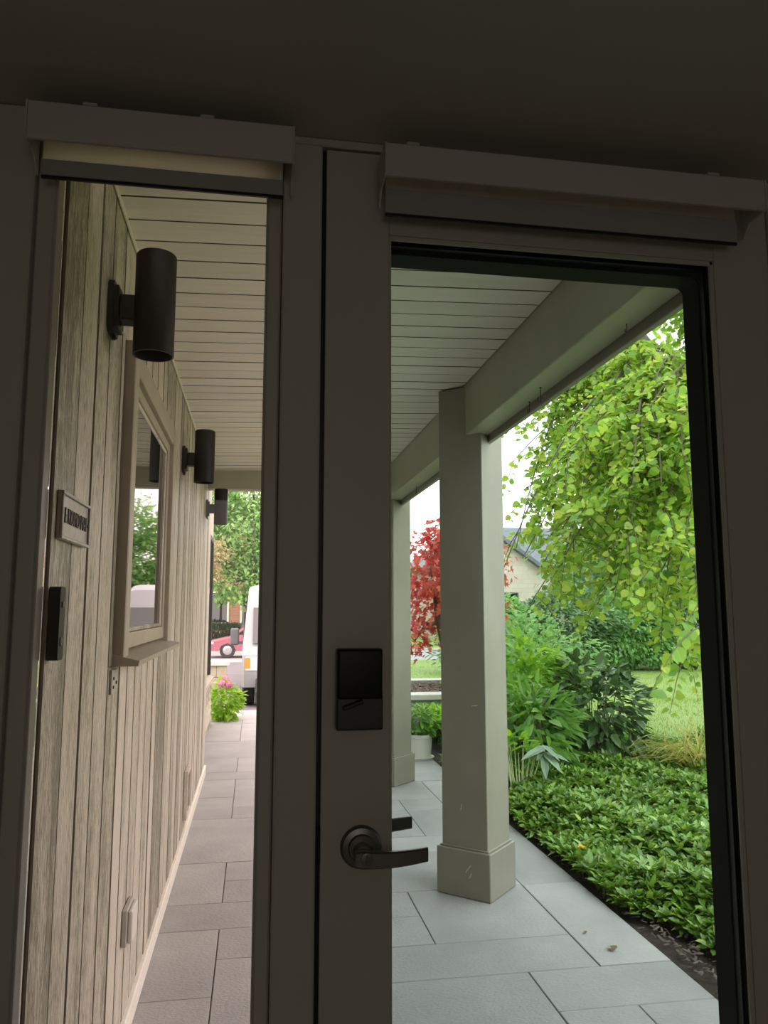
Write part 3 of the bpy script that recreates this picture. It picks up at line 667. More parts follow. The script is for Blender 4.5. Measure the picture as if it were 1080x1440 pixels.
def edge(Y): return 1.755 + .025 * np.sin(Y * 4.1) + .025 * np.sin(Y * 9.3 + 1) + np.clip((3.75 - Y) * .33, 0, .42)
n = 15000; X = 1.78 + rng.uniform(0, 1, n) ** 1.15 * 3.05; Y = rng.uniform(2.2, 9.0, n)
k = (X > edge(Y)) & ~((Y > 7.35) & (X < 1.95)) & ((Y < 7.6) | (X < 3.2)); X, Y = X[k], Y[k]
Z = bed_h(X, Y) * np.clip(.36 + (X - edge(Y)) * 2.4, 0, 1) * rng.uniform(.75, 1.12, len(X)) - .005
P, D, Nn, s = sprigs(X, Y, Z)
gc = thing('pachysandra_bed', 'dense carpet of glossy green pachysandra beside the paved edge', 'groundcover', (2.6, 4.6, 0))
leaves(gc, OVATE, 'ovate', P, D, Nn, s, 'pachysandra', 300)
n = len(X); sel = rng.permutation(n)[:4000]
o = link('stems', leaf_mesh('stems', (np.array([(-.02, 0, 0), (.02, 0, 0), (.02, 1, 0), (-.02, 1, 0)], float), [[0, 1, 2, 3]]), np.stack([X[sel] - 2.6, Y[sel] - 4.6, Z[sel] * 0 - .01], 1), frames(np.array([0, 0, 1.]) + .2 * rnd_unit(len(sel)), rnd_unit(len(sel))), np.maximum(Z[sel] + .01, .02), 'stem'), gc, (2.6, 4.6, 0)); stuff(o)
def small_plant(name, label, cat, x, y, nspr, spread, hgt, size, m='pachysandra', group=None):
    r = thing(name, label, cat, (x, y, -.01), group)
    X = x + rng.normal(0, spread, nspr); Y = y + rng.normal(0, spread, nspr); Z = hgt * rng.uniform(.5, 1, nspr)
    P, D, Nn, s = sprigs(X, Y, Z, 7, size)
    leaves(r, OVATE, 'ovate', P, D, Nn, s, m, 300)
    b = bag()
    for i in range(nspr): tube(b, [(x + (X[i] - x) * .3, y + (Y[i] - y) * .3, -.02), (X[i], Y[i], Z[i])], .003, 5)
    part('stems', b, 'stem', r)
small_plant('pachysandra_plant', 'upright green pachysandra plant on bare mulch near the door frame', 'plant', 2.10, 3.02, 11, .055, .24, .085)
small_plant('pachysandra_plant', 'low pachysandra tuft with pale leaf hanging over the paver edge', 'plant', 1.85, 4.02, 7, .045, .12, .085)

def shrub(name, label, cat, c, rx, ry, h0, h1, nl, size, T, tn, m, singles=300, nst=10, shell=.55, droop=.25, group=None, stem_m='twig', up=.3):
    r = thing(name, label, cat, c, group); c = np.array(c, float)
    u = rnd_unit(nl); rad = rng.uniform(0, 1, nl) ** (1 / 3 * shell); q = u * rad[:, None]
    lump = 1 + .18 * np.sin(u[:, 0] * 5 + c[0]) * np.sin(u[:, 1] * 4 + c[1]) + .12 * np.sin(u[:, 2] * 7)
    P = c + np.stack([q[:, 0] * rx * lump, q[:, 1] * ry * lump, (h0 + h1) / 2 + q[:, 2] * (h1 - h0) / 2 * lump], 1)
    D = u * [1, 1, .5] + [0, 0, -droop] + .55 * rnd_unit(nl); Nn = np.array([0, 0, 1.]) * (1 - up) + u * .5 + .4 * rnd_unit(nl)
    leaves(r, T, tn, P, D, Nn, rng.uniform(.65, 1.15, nl) * size, m, singles)
    b = bag()
    for i in range(nst):
        a = rng.uniform(0, 6.28); k = rng.uniform(.2, .7)
        e = Vector((c[0] + math.cos(a) * rx * k, c[1] + math.sin(a) * ry * k, c[2] + h0 + (h1 - h0) * rng.uniform(.45, .8)))
        b0 = Vector((c[0] + math.cos(a) * .06, c[1] + math.sin(a) * .06, c[2] - .04))
        tube(b, [b0, b0.lerp(e, .5) + Vector((0, 0, .08 * h1)), e], [.009, .007, .004], 5)
    part('stems', b, stem_m, r)
    return r
# by the bed
shrub('peony_shrub', 'dark leaved shrub in the middle of the bed before the lawn', 'shrub', (3.10, 6.85, -.02), .50, .45, .18, .98, 900, .135, OVATE, 'ovate', 'shrub_dark', nst=16)
shrub('leafy_shrub', 'bright green broad leaved shrub behind the near post', 'shrub', (2.62, 7.35, -.02), .62, .5, .22, 1.14, 1500, .13, OVATE, 'ovate', 'shrub_bright')
shrub('lily_clump', 'low mid green clump with long leaves against the near post', 'shrub', (2.32, 6.35, -.02), .34, .40, .16, .84, 520, .19, LANCE, 'lance', 'shrub_mid', up=.6)
shrub('viburnum_shrub', 'tall soft green shrub further back, left of the lawn', 'shrub', (3.55, 10.2, -.03), 1.0, .9, .2, 1.38, 3000, .11, OVATE, 'ovate', 'far_green')
shrub('low_shrub', 'low bright foliage at the foot of the dark shrub', 'shrub', (3.05, 7.45, -.02), .75, .35, .10, .42, 700, .11, OVATE, 'ovate', 'shrub_bright', nst=6)
# silver leaves and pale stems at the post
r = thing('silver_leaf_plant', 'plant with drooping silver green leaves beside the near post', 'plant', (2.14, 5.62, 0))
n = 12; a = np.linspace(0, 6.0, n) + rng.uniform(-.2, .2, n); P = np.tile([[2.14, 5.62, .43]], (n, 1)) + .04 * rnd_unit(n)
D = np.stack([np.cos(a), np.sin(a), rng.uniform(-.9, -.2, n)], 1); leaves(r, LANCE, 'lance', P, D, np.tile([[0, -.4, 1.]], (n, 1)) + .2 * rnd_unit(n), rng.uniform(.16, .26, n), 'silver_leaf', 300)
part('stem', tube(bag(), [(2.14, 5.66, -.02), (2.145, 5.64, .25), (2.14, 5.62, .43)], [.007, .006, .004], 6), 'stem', r)
r = thing('pale_stem_clump', 'fan of pale yellowish upright stems at the near post', 'plant', (1.98, 5.70, 0))
for i in range(13):
    x = 1.90 + .017 * i + rng.normal(0, .006); part('stalk', tube(bag(), [(x * .7 + 1.98 * .3, 5.70 + rng.normal(0, .03), -.02), (x, 5.72, .22), (x + (x - 1.98) * .5, 5.73, .42 + rng.normal(0, .03))], [.006, .005, .003], 5), 'pale_stem', r)
n = 26; P = np.stack([rng.uniform(1.86, 2.12, n), rng.uniform(5.66, 5.8, n), rng.uniform(.36, .5, n)], 1)
leaves(r, LANCE, 'lance', P, rnd_unit(n) * [1, 1, .4] + [0, 0, .3], np.tile([[0, 0, 1.]], (n, 1)) + .3 * rnd_unit(n), rng.uniform(.12, .2, n), 'shrub_bright', 300)
# flopped blades
r = thing('daylily_clump', 'flopped clump of yellowing strap leaves lying on the groundcover', 'plant', (3.55, 6.15, .08))
for i in range(110):
    a = rng.uniform(0, 6.28); L = rng.uniform(.2, .52); x0 = 3.75 + rng.normal(0, .09); y0 = 6.25 + rng.normal(0, .09); z0 = .12
    if i % 2: a = math.pi + rng.normal(.1, .35)
    dx, dy = math.cos(a), math.sin(a); hh = rng.uniform(.08, .30) * (.55 if i % 2 else 1); w = .008; b = bmesh.new(); rr = []
    for k in range(6):
        u = k / 5; p = Vector((x0 + dx * L * u * 1.2, y0 + dy * L * u, z0 + hh * math.sin(u * 2.6) * 1.2 + .06 * u)); ww = w * (1 - u * .9)
        rr.append((b.verts.new(p + Vector((-dy * ww, dx * ww, 0))), b.verts.new(p + Vector((0, 0, -.003))), b.verts.new(p + Vector((dy * ww, -dx * ww, 0)))))
    for q, s_ in zip(rr, rr[1:]):
        b.faces.new((q[0], q[1], s_[1], s_[0])); b.faces.new((q[1], q[2], s_[2], s_[1]))
    part('blade', b, 'blade', r)
# small finds
def petal_flower(name, label, cat, c, m, nl, size):
    r = thing(name, label, cat, c); P = np.tile([c], (nl, 1)) + .004 * rnd_unit(nl)
    D = rnd_unit(nl); D[:, 2] = abs(D[:, 2]) * .6; leaves(r, ROUND, 'round', P, D, np.tile([[0, 0, 1.]], (nl, 1)) + .2 * rnd_unit(nl), np.full(nl, size), m, 300, 'petal')
cy_ = at(819, 1193, 4.35); petal_flower('yellow_flower', 'small yellow flower on the groundcover near the paver edge', 'flower', tuple(cy_), 'petal_yellow', 9, .036)
part('stem', tube(bag(), [(cy_[0], cy_[1], -.02), tuple(cy_)], .003, 5), 'stem', bpy.data.objects['yellow_flower'])
for lab, x, y, sz in (('curled dry brown leaf lying on the outer paver', 1.545, 3.30, .045), ('tiny dry leaf scrap on the outer paver', 1.50, 3.48, .022)):
    b = bmesh.new(); V, Fc = ROUND
    vs = [b.verts.new((x + v[0] * sz, y + (v[1] - .5) * sz, .0035 + abs(v[0]) * sz * .7 + (v[1] - .5) ** 2 * sz * .4)) for v in V]
    for f in Fc: b.faces.new([vs[i] for i in f])
    tag(part('fallen_leaf', b, 'dry_leaf', None, (x, y, .002)), lab, 'leaf', 'dry leaves fallen on the pavers')

# big tree with hanging branches
tr = thing('katsura_tree', 'large tree with drooping bright green round leaves beside the lawn', 'tree', (5.0, 7.3, -.05))
b = bag(); tube(b, [(5.05, 7.4, -.1), (5.0, 7.35, .6), (4.95, 7.3, 2.0), (4.5, 7.2, 3.1), (3.85, 7.0, 3.92), (3.3, 6.9, 4.55), (2.9, 6.8, 5.5)], [.30, .23, .20, .19, .185, .15, .10], 14)
tube(b, [(4.95, 7.3, 2.0), (5.3, 7.6, 3.4), (5.5, 7.9, 5.5)], [.19, .16, .11], 12)
part('trunk', b, 'bark', tr)
ends = [(968, 425, 8.0), (955, 450, 8.2), (972, 470, 7.8), (948, 425, 8.4), (985, 450, 7.6), (965, 500, 7.9), (745, 640, 6.8), (735, 690, 7.0), (770, 590, 7.2), (765, 690, 6.6), (752, 735, 6.9), (790, 560, 6.8), (726, 770, 6.4), (815, 590, 6.8), (785, 800, 5.8), (845, 650, 6.6), (870, 610, 6.4), (900, 720, 6.2), (935, 580, 6.2), (955, 660, 6.0), (965, 780, 5.6), (915, 820, 6.0), (840, 850, 6.0), (860, 540, 7.2), (712, 610, 6.6), (720, 650, 6.9), (735, 560, 7.0), (760, 640, 6.4), (775, 720, 6.8), (708, 800, 5.9), (735, 785, 6.0), (760, 800, 6.3), (800, 600, 6.2), (820, 680, 5.8), (800, 760, 5.6), (850, 560, 6.4), (870, 640, 5.6), (850, 740, 5.4),
        (860, 820, 5.8), (880, 520, 6.2), (900, 600, 5.3), (930, 680, 5.0), (905, 760, 5.2), (930, 850, 5.3), (955, 560, 5.4), (960, 640, 4.9), (975, 740, 5.0), (985, 860, 4.9), (950, 900, 5.5), (1010, 560, 5.4), (1010, 700, 5.2), (1000, 800, 5.6),
        (830, 620, 7.6), (870, 700, 7.8), (900, 560, 7.6), (940, 620, 7.4), (790, 680, 7.6), (830, 780, 7.2), (890, 840, 6.6), (1040, 640, 6.2), (1050, 500, 6.6), (1040, 420, 6.4), (820, 545, 7.4), (780, 840, 6.4), (745, 850, 6.3), (965, 940, 5.0),
        (860, 595, 5.2), (890, 680, 5.0), (840, 700, 6.2), (910, 640, 5.8), (950, 720, 5.6), (920, 540, 5.6), (885, 575, 5.9), (800, 640, 5.4), (825, 735, 5.2), (880, 780, 5.0), (975, 590, 4.7), (985, 680, 5.4), (930, 785, 4.8)]
LP, LD, LN, LS = [], [], [], []
tw = bag()
for (px, py, Yd) in ends:
    e = at(px, py, Yd); t0 = np.array([4.3, 7.1, 3.6]) if rng.random() < .5 else np.array([5.2, 7.5, 3.3])
    t0 = t0 + rng.normal(0, .25, 3); t0[2] = max(t0[2], e[2] + .25)
    mid = .42 * t0 + .58 * e; mid[2] = max(t0[2], e[2] + .5) + .25
    u = np.linspace(0, 1, 12)[:, None]; C_ = (1 - u) ** 2 * t0 + 2 * u * (1 - u) * mid + u ** 2 * e
    sparse = px < 752
    tube(tw, [tuple(q) for q in C_], list(np.linspace(.016, .004, 12)), 5)
    nt_ = 10 if sparse else 25
    for k in range(nt_):
        uu = .45 + .55 * (k + rng.random()) / nt_; a0 = (1 - uu) ** 2 * t0 + 2 * uu * (1 - uu) * mid + uu ** 2 * e
        d = rnd_unit(1)[0] * [1, 1, .5] + np.array([0, 0, -.45]); d /= np.linalg.norm(d); L = rng.uniform(.22, .5) * (.7 if sparse else 1)
        nl = 9 if sparse else 15; v = np.linspace(.1, 1, nl)[:, None]
        pts = a0 + d * L * v + np.array([0, 0, -.12]) * v ** 2
        tube(tw, [tuple(a0), tuple(pts[nl // 2]), tuple(pts[-1])], [.004, .003, .0015], 4)
        side = np.cross(d, [0, 0, 1.]); side /= np.linalg.norm(side) + 1e-6; sg_ = np.where(np.arange(nl) % 2, 1, -1)[:, None]
        LP.append(pts + side * sg_ * .012); LD.append(d * .5 + side * sg_ + np.array([0, 0, -.25]) + .35 * rnd_unit(nl)); LN.append(np.tile([[0, -.3, .75]], (nl, 1)) + 1.0 * rnd_unit(nl)); LS.append(rng.uniform(.042, .078, nl))
# the upper crown above the frame keeps the same foliage
for k in range(260):
    a0 = np.array([rng.normal(4.6, 1.3), rng.normal(7.6, 1.2), rng.uniform(4.6, 7.0)]); nl = 14; v = np.linspace(.1, 1, nl)[:, None]; d = rnd_unit(1)[0] + [0, 0, -.4]
    pts = a0 + d * .5 * v; LP.append(pts); LD.append(np.tile(d, (nl, 1)) + .8 * rnd_unit(nl)); LN.append(np.tile([[0, 0, 1.]], (nl, 1)) + .4 * rnd_unit(nl)); LS.append(rng.uniform(.06, .1, nl))
# one long low spray reaching in front of the lawn
for e0, e1 in ((at(985, 880, 4.4), at(915, 975, 4.0)), (at(1000, 830, 4.8), at(940, 935, 4.6))):
    nl = 13; v = np.linspace(0, 1, nl)[:, None]; pts = e0 + (e1 - e0) * v + np.array([0, 0, .06]) * np.sin(v * 3.1); tube(tw, [tuple(p) for p in pts], list(np.linspace(.005, .002, nl)), 5)
    LP.append(pts); LD.append(np.stack([rng.normal(0, .6, nl), rng.normal(0, .6, nl), rng.uniform(-.9, -.2, nl)], 1)); LN.append(np.tile([[.1, -.8, .7]], (nl, 1)) + .3 * rnd_unit(nl)); LS.append(rng.uniform(.055, .10, nl))
leaves(tr, ROUND, 'round', np.concatenate(LP), np.concatenate(LD), np.concatenate(LN), np.concatenate(LS), 'katsura', 300)
part('branches', tw, 'twig', tr)

def tree(name, label, c, trunk_h, r, crowns, nl, size, T, tn, m, tr_r=.15, group=None, singles=0, lean=0):
    t = thing(name, label, 'tree', c, group); c = np.array(c, float)
    b = bag(); top = Vector(c) + Vector((lean, 0, trunk_h))
    tube(b, [Vector(c) - Vector((0, 0, .15)), Vector(c) + Vector((lean * .3, 0, trunk_h * .5)), top], [tr_r * 1.2, tr_r, tr_r * .8], 10)
    Ps, Ds, Ns = [], [], []
    for (dx, dy, dz, rr) in crowns:
        k = int(nl * rr ** 2 / sum(q[3] ** 2 for q in crowns)); u = rnd_unit(k); rad = rng.uniform(.55, 1.05, k) * rr
        rad *= 1 + .22 * np.sin(u[:, 0] * 6 + dx) * np.sin(u[:, 2] * 5 + dy) + .15 * np.sin(u[:, 1] * 9)
        Ps.append(c + np.array([dx, dy, dz]) + u * rad[:, None] * [1, 1, .85]); Ds.append(u * .5 + .8 * rnd_unit(k) + [0, 0, -.3]); Ns.append(u * .6 + [0, 0, .7] + .4 * rnd_unit(k))
        e = Vector(c + np.array([dx, dy, dz])); tube(b, [top - Vector((0, 0, trunk_h * .15)), top.lerp(e, .5) + Vector((0, 0, .1 * rr)), e, e + Vector((dx * .3, dy * .3, rr * .5))], [tr_r * .6, tr_r * .42, tr_r * .28, tr_r * .12], 7)
    part('trunk', b, 'bark', t)
    leaves(t, T, tn, np.concatenate(Ps), np.concatenate(Ds), np.concatenate(Ns), rng.uniform(.7, 1.2, sum(len(p) for p in Ps)) * size, m, singles)
    return t
g = lambda x, y: float(gz(np.array(x), np.array(y)))
# red maple in the raised planter
tree('red_maple', 'red leaved maple tree in the raised planter', (2.55, 10.1, .42), 1.0, 1, [(-.25, -.1, 1.55, .55), (.25, 0, 1.75, .6), (-.1, .1, 1.05, .45), (.3, -.2, 1.1, .4), (-.45, 0, .62, .25), (0, 0, 2.0, .35)], 2600, .10, LOBED, 'lobed', 'maple_red', .05, singles=300, lean=-.15)
# behind the lawn
tree('background_tree', 'blue green tree behind the drooping tree, above the hedge', (14.4, 25.8, -.45), 1.6, 3, [(0, 0, 4.6, 2.6), (-2.2, 0, 3.4, 1.8), (2.4, .5, 3.6, 2.0), (.5, 0, 6.5, 1.9), (-.8, -.8, 2.4, 1.4)], 11000, .26, OVATE, 'ovate', 'blue_green', .28)
tree('background_tree', 'tall dark green tree closing the far right of the lawn', (20.5, 28.5, -.45), 1.6, 3, [(0, 0, 4.8, 3.0), (-2.4, 0, 3.0, 2.0), (2.4, .5, 3.6, 2.4), (.5, 0, 7.5, 2.2)], 9000, .3, OVATE, 'ovate', 'blue_green', .28)
tree('background_tree', 'pale green tree beside the far stone house', (18.5, 39.0, -.45), 1.8, 3, [(0, 0, 4.2, 2.0), (-1.2, 0, 3.0, 1.4), (1.6, 0, 5.2, 2.0)], 7000, .28, OVATE, 'ovate', 'far_green', .25)
hl = [('left end of the dense hedge row behind the lawn', 7.0), ('second hedge shrub in the row behind the lawn', 9.4), ('third hedge shrub in the row behind the lawn', 11.8), ('fourth hedge shrub in the row behind the lawn', 14.2)]
for i, (lab, x) in enumerate(hl):
    shrub('hedge_shrub', lab, 'shrub', (x, 22.5 + .35 * i, g(x, 23)), 1.7, 1.1, .1, 2.3 + .25 * (i % 2), 6500, .19, OVATE, 'ovate', 'blue_green' if i % 2 else 'far_green', 0, 8, group='hedge row behind the lawn')
# left view: street trees
tree('street_tree', 'tall green tree across the street beyond the porch end', (-.6, 42, -.42), 3.2, 3, [(0, 0, 6.2, 2.6), (-2.0, 0, 4.6, 1.9), (2.0, 0, 5.2, 2.3), (.4, 0, 8.2, 2.2), (-1.6, 0, 7.2, 1.8), (1.2, -.5, 3.6, 1.7), (-.6, -.8, 3.3, 1.4), (-3.4, 0, 6.0, 2.0), (2.6, 0, 7.6, 2.0)], 15000, .27, OVATE, 'ovate', 'far_green', .24, lean=.8)
tree('dry_tree', 'smaller tree with tan thinning leaves before the street tree', (-2.6, 37.9, -.42), 2.2, 2, [(0, 0, 3.8, 1.0), (.5, 0, 4.6, .9), (-.8, 0, 4.4, 1.0)], 2200, .2, OVATE, 'ovate', 'tan_leaf', .1)
tree('street_tree', 'green tree across the street behind the parked van', (6.2, 46, -.4), 2.2, 3, [(0, 0, 4.6, 2.4), (-1.8, 0, 3.6, 1.7), (1.6, 0, 3.8, 1.6), (0, 0, 6.6, 1.9)], 6000, .32, OVATE, 'ovate', 'far_green', .25)
tree('street_tree', 'broad green tree far right across the street', (25, 42, -.4), 2.6, 3, [(0, 0, 5.0, 3.0), (-2.6, 0, 4.2, 2.2), (2.6, 0, 4.4, 2.6), (0, 0, 7.6, 2.4)], 8000, .34, OVATE, 'ovate', 'far_green', .28)
shrub('clipped_hedge', 'low dark clipped hedge before the brick building', 'hedge', (-2.0, 45.5, -.35), 2.6, .7, .0, 1.0, 6000, .2, OVATE, 'ovate', 'hedge', 0, 4)

# hydrangea at the far house corner
hy = shrub('hydrangea', 'lime green hydrangea with pink blooms at the far house corner', 'shrub', (-.37, 10.62, -.02), .19, .24, .04, .50, 430, .115, OVATE, 'ovate', 'lime_leaf', 300, 8, stem_m='stem')
for x, y, z in ((-.405, 10.47, .485), (-.315, 10.50, .47), (-.36, 10.62, .53)):
    n = 90; u = rnd_unit(n); leaves(hy, ROUND, 'round', np.array([x, y, z]) + u * [.05, .05, .04], np.cross(u, rnd_unit(n)), u, np.full(n, .028), 'petal_pink', 0, 'petal', 'bloom')

# white pot with a plant
pt = thing('flower_pot', 'white square pot standing beyond the far post', 'pot', (1.68, 7.62, 0))
b = bag(); lathe(b, [(.10, .0015), (.118, .20), (.126, .205), (.126, .235), (.112, .235), (.105, .20), (0, .20)], (1.635, 7.62, 0), 'Z', 28); part('pot_wall', b, 'pot_white', pt, smooth=True)
part('saucer', lathe(bag(), [(.126, .0012), (.136, .022), (.126, .022), (.124, .008), (.1185, .008)], (1.635, 7.62, 0), 'Z', 28), 'pot_white', pt)
part('potting_soil', lathe(bag(), [(.104, .2015), (.104, .205)], (1.635, 7.62, 0), 'Z', 20), 'soil', pt)
shrub('potted_plant', 'bushy green plant growing in the white pot', 'plant', (1.635, 7.62, .21),   .16, .15, .03, .27, 230, .085, OVATE, 'ovate', 'shrub_mid', 300, 9, stem_m='stem')
bd2 = thing('leafy_groundcover', 'tall leafy groundcover in front of the raised planter', 'groundcover', (2.2, 8.2, 0))
n = 900; X = rng.uniform(1.82, 3.0, n); Y = rng.uniform(7.2, 8.85, n); Z = .17 + .15 * np.clip((Y - 7.3), 0, 1) * rng.uniform(.7, 1.1, n)
k = ~((X < 2.0) & (Y < 7.9)); P, D, Nn, s = sprigs(X[k], Y[k], Z[k], 8, .10); leaves(bd2, OVATE, 'ovate', P, D, Nn, s, 'shrub_bright', 120)

# raised planter
pl = thing('raised_planter', 'raised grey green planter wall with a pale stone cap', 'planter', (2.1, 9.9, -.03))
for nm, a in (('planter_wall', (1.0, 3.2, 9.0, 9.2, -.06, .40)), ('planter_wall', (1.0, 3.2, 10.8, 11.0, -.20, .40)), ('planter_wall', (1.0, 1.2, 9.201, 10.799, -.15, .40)), ('planter_wall', (3.0, 3.2, 9.201, 10.799, -.15, .40))):
    part(nm, box(bag(), *a, .004), 'planter_green', pl)
for a in ((.96, 3.24, 8.95, 9.24), (.96, 3.24, 10.77, 11.05)): part('cap_stone', box(bag(), *a, .401, .465, .006), 'concrete', pl)
part('planter_soil', box(bag(), 1.201, 2.999, 9.201, 10.799, .30, .425), 'soil', pl)
n = 1500; P = np.stack([rng.uniform(1.2, 3.0, n), rng.uniform(9.25, 10.76, n), rng.uniform(.42, .445, n)], 1)
V = np.array([(-.5, -.16, 0), (.5, -.12, 0), (.5, .14, .05), (-.5, .16, .02), (-.4, 0, .14), (.4, 0, .16)], float)
o = link('wood_chips', leaf_mesh('wood_chips', (V, [[0, 1, 5, 4], [1, 2, 5], [2, 3, 4, 5], [3, 0, 4]]), P - np.array([2.1, 9.9, -.03]), frames(rnd_unit(n) * [1, 1, .3], np.tile([[0, 0, 1.]], (n, 1)) + .5 * rnd_unit(n)), rng.uniform(.03, .07, n), 'mulch'), pl, (2.1, 9.9, -.03)); stuff(o)

# ================================================================== STREET SIDE
# low stone pillar
ps = thing('stone_pillar', 'low tan stone wall end with a cap by the driveway', 'pillar', (-.72, 14.2, g(0, 14.2)))
zg = g(0, 14.2)
for i in range(4):
    for j in range(2):
        off = .16 if i % 2 else 0
        x0, x1 = (-1.25, -.80 + off) if j == 0 else (-.795 + off, -.47); part('stone', box(bag(), x0, x1, 14.0, 14.4, zg + i * .20 - .02, zg + i * .20 + .175, .008), 'pillar_stone', ps)
part('cap_stone', box(bag(), -1.30, -.42, 13.95, 14.45, zg + .78, zg + .86, .01), 'concrete', ps)

# van, seen from the front
def wheel(parent, c, r, w, axis='X'):
    k = 'X' if axis == 'X' else 'Y'; o = {'X': c[0], 'Y': c[1]}[k]
    wl = part('wheel', lathe(bag(), [(r * .6, o - w / 2), (r * .92, o - w / 2), (r, o - w / 2 + .03), (r, o + w / 2 - .03), (r * .92, o + w / 2), (r * .6, o + w / 2)], (c if k == 'X' else c) if False else ((0, c[1], c[2]) if k == 'X' else (c[0], 0, c[2])), k, 28), 'tyre', parent, c)
    part('hub_cap', lathe(bag(), [(.001, o - w / 2 - .012), (r * .3, o - w / 2 - .012), (r * .58, o - w / 2 - .004), (r * .58, o + w / 2 + .004), (r * .3, o + w / 2 + .012), (.001, o + w / 2 + .012)], (0, c[1], c[2]) if k == 'X' else (c[0], 0, c[2]), k, 24), 'chrome', wl)
vg = g(0, 16)
vn = thing('delivery_van', 'white van parked on the driveway facing the porch', 'van', (.92, 17.6, vg))
vx0, vx1, vy = -.22, 1.80, 15.15
b = bmesh.new(); prof = [(vy, .42), (vy - .03, .62), (vy, 1.02), (vy + .30, 1.18), (vy + .78, 1.92), (vy + 1.05, 2.22), (vy + 1.5, 2.34), (vy + 5.2, 2.32), (vy + 5.35, 2.15), (vy + 5.4, .45), (vy + 4.95, .38), (vy + 4.75, .62), (vy + 4.45, .76), (vy + 4.15, .62), (vy + 3.95, .38), (vy + 1.3, .38), (vy + 1.15, .62), (vy + .85, .76), (vy + .55, .62), (vy + .38, .38)]
secs = [(vx0 + .16, .93), (vx0 + .03, .985), (vx0, 1.0), (vx1, 1.0), (vx1 - .03, .985), (vx1 - .16, .93)]
order = [(vx0, .0), (vx0 + .05, .035), (vx0 + .17, .06), (vx1 - .17, .06), (vx1 - .05, .035), (vx1, 0)]
rr = []
for x, rise in order:
    ring = []
    for (y_, z_) in prof:
        tum = .10 * max(0, (z_ - 1.1)) / 1.2
        xx = x + (tum if x < .9 else -tum) * 1.0
        yy = y_ + (.10 if x in (vx0, vx1) and y_ < vy + .1 else 0) - (0.0)
        ring.append(b.verts.new((xx, yy, vg + z_ + (rise if z_ > 2.2 else 0))))
    rr.append(ring)
for p, q in zip(rr, rr[1:]):
    for i in range(len(prof)): b.faces.new((p[i], p[(i + 1) % len(prof)], q[(i + 1) % len(prof)], q[i]))
b.faces.new(rr[0]); b.faces.new(rr[-1][::-1]); bmesh.ops.recalc_face_normals(b, faces=b.faces)
part('body', b, 'van_white', vn, smooth=True)
ws = bag(); prism(ws, [(vy + .30, vg + 1.24), (vy + .285, vg + 1.24), (vy + .735, vg + 1.93), (vy + .75, vg + 1.93)], 'X', vx0 + .2, vx1 - .2); part('windscreen', ws, 'window_glass', vn)
part('side_window', box(bag(), vx0 + .005, vx0 + .05, vy + .85, vy + 1.7, vg + 1.25, vg + 1.85, .01), 'window_glass', vn)
part('bumper', box(bag(), vx0 + .27, vx1 - .27, vy - .07, vy + .12, vg + .30, vg + .60, .03, 2), 'grey_plastic', vn)
part('grille', box(bag(), vx0 + .5, vx1 - .5, vy - .05, vy + .02, vg + .70, vg + .95, .02), 'grey_plastic', vn)
for x in (vx0 + .06, vx1 - .36):
    h = part('headlight', box(bag(), x, x + .30, vy - .045, vy + .12, vg + .72, vg + 1.0, .03, 2), 'lamp_clear', vn)
    part('turn_signal', box(bag(), x + (.0 if x < 1 else .2), x + (.10 if x < 1 else .30), vy - .055, vy - .0455, vg + .78, vg + .98, .004), 'amber', h)
for sx, x in ((-1, vx0), (1, vx1)):
    xm = x + sx * .16
    part('mirror', box(box(bag(), xm - .085, xm + .085, vy + .70, vy + .82, vg + 1.18, vg + 1.52, .04, 3), min(x - sx * .02, xm), max(x - sx * .02, xm), vy + .74, vy + .79, vg + 1.20, vg + 1.26), 'grey_plastic', vn)
    for yy in (vy + .85, vy + 4.45): wheel(vn, (x - sx * .13, yy, vg + .35), .35, .23)
part('side_stripe', prism(bag(), [(vy + 1.2, vg + .8), (vy + 3.6, vg + .95), (vy + 3.6, vg + 1.15), (vy + 1.2, vg + .9)], 'X', vx0 - .004, vx0 + .02), 'planter_green', vn)

# red car on the street
cg = g(0, 33) - .06
rc = thing('red_car', 'dark red car on the street behind the van', 'car', (.3, 33, cg))
cx0 = -1.95
prof = [(0, .30), (-.03, .55), (.12, .68), (.95, .86), (1.55, 1.25), (2.1, 1.42), (3.0, 1.42), (3.75, 1.02), (4.35, .95), (4.45, .55), (4.40, .28), (3.85, .28), (3.75, .50), (3.5, .60), (3.25, .50), (3.15, .28), (1.25, .28), (1.15, .50), (.9, .60), (.65, .50), (.55, .28)]
b = bmesh.new(); rr = []
for y_, sh in ((32.15, .06), (32.22, .0), (33.78, .0), (33.85, .06)):
    rr.append([b.verts.new((cx0 + x, y_ + (.16 * max(0, z - .8) / .6 * (1 if y_ < 33 else -1)), cg + z - (sh if z > .6 else 0))) for x, z in prof])
for p, q in zip(rr, rr[1:]):
    for i in range(len(prof)): b.faces.new((p[i], p[(i + 1) % len(prof)], q[(i + 1) % len(prof)], q[i]))
b.faces.new(rr[0]); b.faces.new(rr[-1][::-1]); bmesh.ops.recalc_face_normals(b, faces=b.faces); part('body', b, 'car_red', rc, smooth=True)
part('side_window', prism(bag(), [(cx0 + 1.25, cg + .93), (cx0 + 1.68, cg + 1.24), (cx0 + 2.1, cg + 1.34), (cx0 + 2.95, cg + 1.34), (cx0 + 3.45, cg + 1.0)], 'Y', 32.20, 32.30), 'window_glass', rc)
for xx in (cx0 + .9, cx0 + 3.5):
    for yy in (32.26, 33.74): wheel(rc, (xx, yy, cg + .32), .315, .2, 'Y')
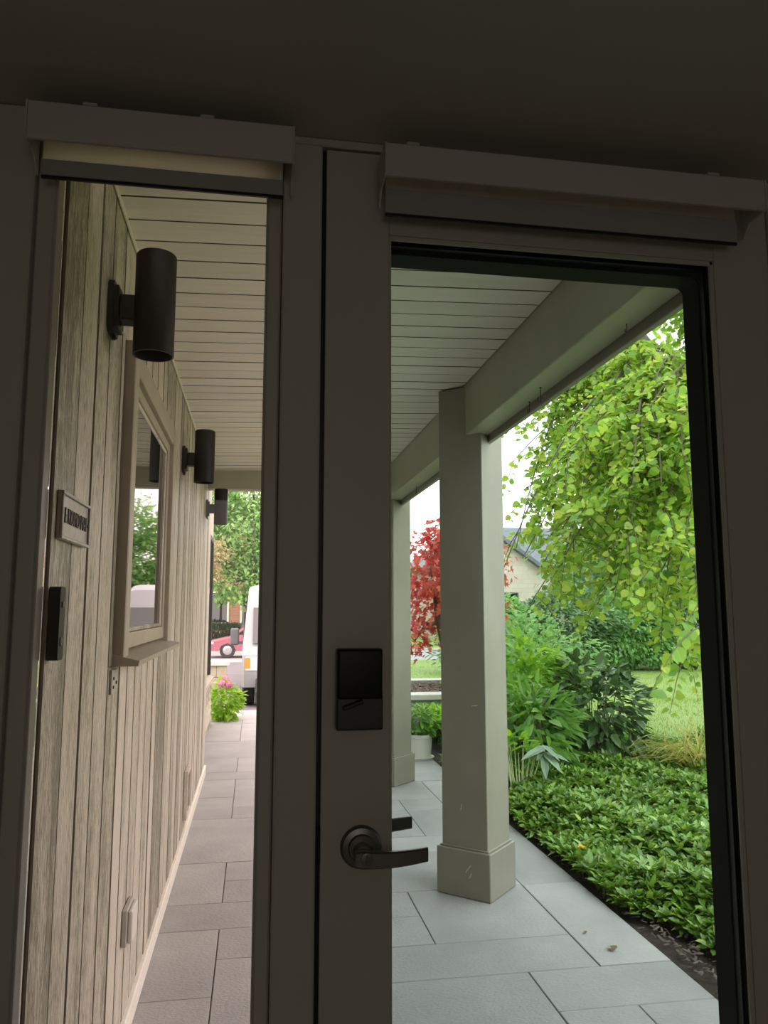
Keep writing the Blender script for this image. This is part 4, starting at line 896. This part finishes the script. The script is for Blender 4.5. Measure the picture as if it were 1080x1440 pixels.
part('headlight', box(bag(), cx0 + .02, cx0 + .35, 32.14, 32.3, cg + .55, cg + .66, .02), 'lamp_clear', rc)

# brick building
bb = thing('brick_building', 'red brick building behind the street trees', 'building', (-3, 50, 0))
part('wall', box(bag(), -12, 1.0, 50, 58, -.6, 6.5), 'brick_red', bb)
part('roof', prism(bag(), [(49.6, 6.5), (54, 8.6), (58.4, 6.5)], 'X', -12.4, 1.4), 'slate', bb)
for x in (-8.0, -4.6, -2.9, -.9):
    w = part('window', box(box(box(box(bag(), x, x + .12, 49.92, 50.0, .5, 2.6), x + 1.18, x + 1.3, 49.92, 50.0, .5, 2.6), x + .121, x + 1.179, 49.92, 50.0, 2.48, 2.6), x + .121, x + 1.179, 49.92, 50.0, .5, .62), 'pot_white', bb)
    part('pane', box(bag(), x + .121, x + 1.179, 49.95, 49.999, .621, 2.479), 'window_glass', w)
# stone house
hs = thing('stone_house', 'pale stone house with slate roof behind the shrubs', 'house', (17, 50, -.3))
part('wall', prism(bag(), [(10.9, -.6), (34, -.6), (34, 4.2), (17.5, 4.2), (14.2, 6.5), (10.9, 4.2)], 'Y', 46.5, 58), 'house_stone', hs)
b = bag(); prism(b, [(10.3, 4.0), (14.2, 6.80), (18.1, 4.0), (17.9, 3.9), (14.2, 6.5), (10.5, 3.9)], 'Y', 46.0, 58); part('gable_roof', b, 'slate', hs)
part('main_roof', prism(bag(), [(48.0, 4.2), (52, 7.2), (58.5, 4.2)], 'X', 14.0, 34.5), 'slate', hs)
for x in (15.1, 17.6, 22.0, 26.0):
    w = part('window', box(box(box(box(bag(), x, x + .08, 46.42, 46.5, 1.5, 2.5), x + 1.12, x + 1.2, 46.42, 46.5, 1.5, 2.5), x + .0801, x + 1.1199, 46.42, 46.5, 2.42, 2.5), x + .0801, x + 1.1199, 46.42, 46.5, 1.5, 1.58), 'grey_plastic', hs)
    part('pane', box(bag(), x + .0801, x + 1.1199, 46.46, 46.499, 1.581, 2.419), 'window_glass', w)
    part('window_bar', box(bag(), x + .58, x + .62, 46.44, 46.4595, 1.581, 2.419), 'grey_plastic', w)
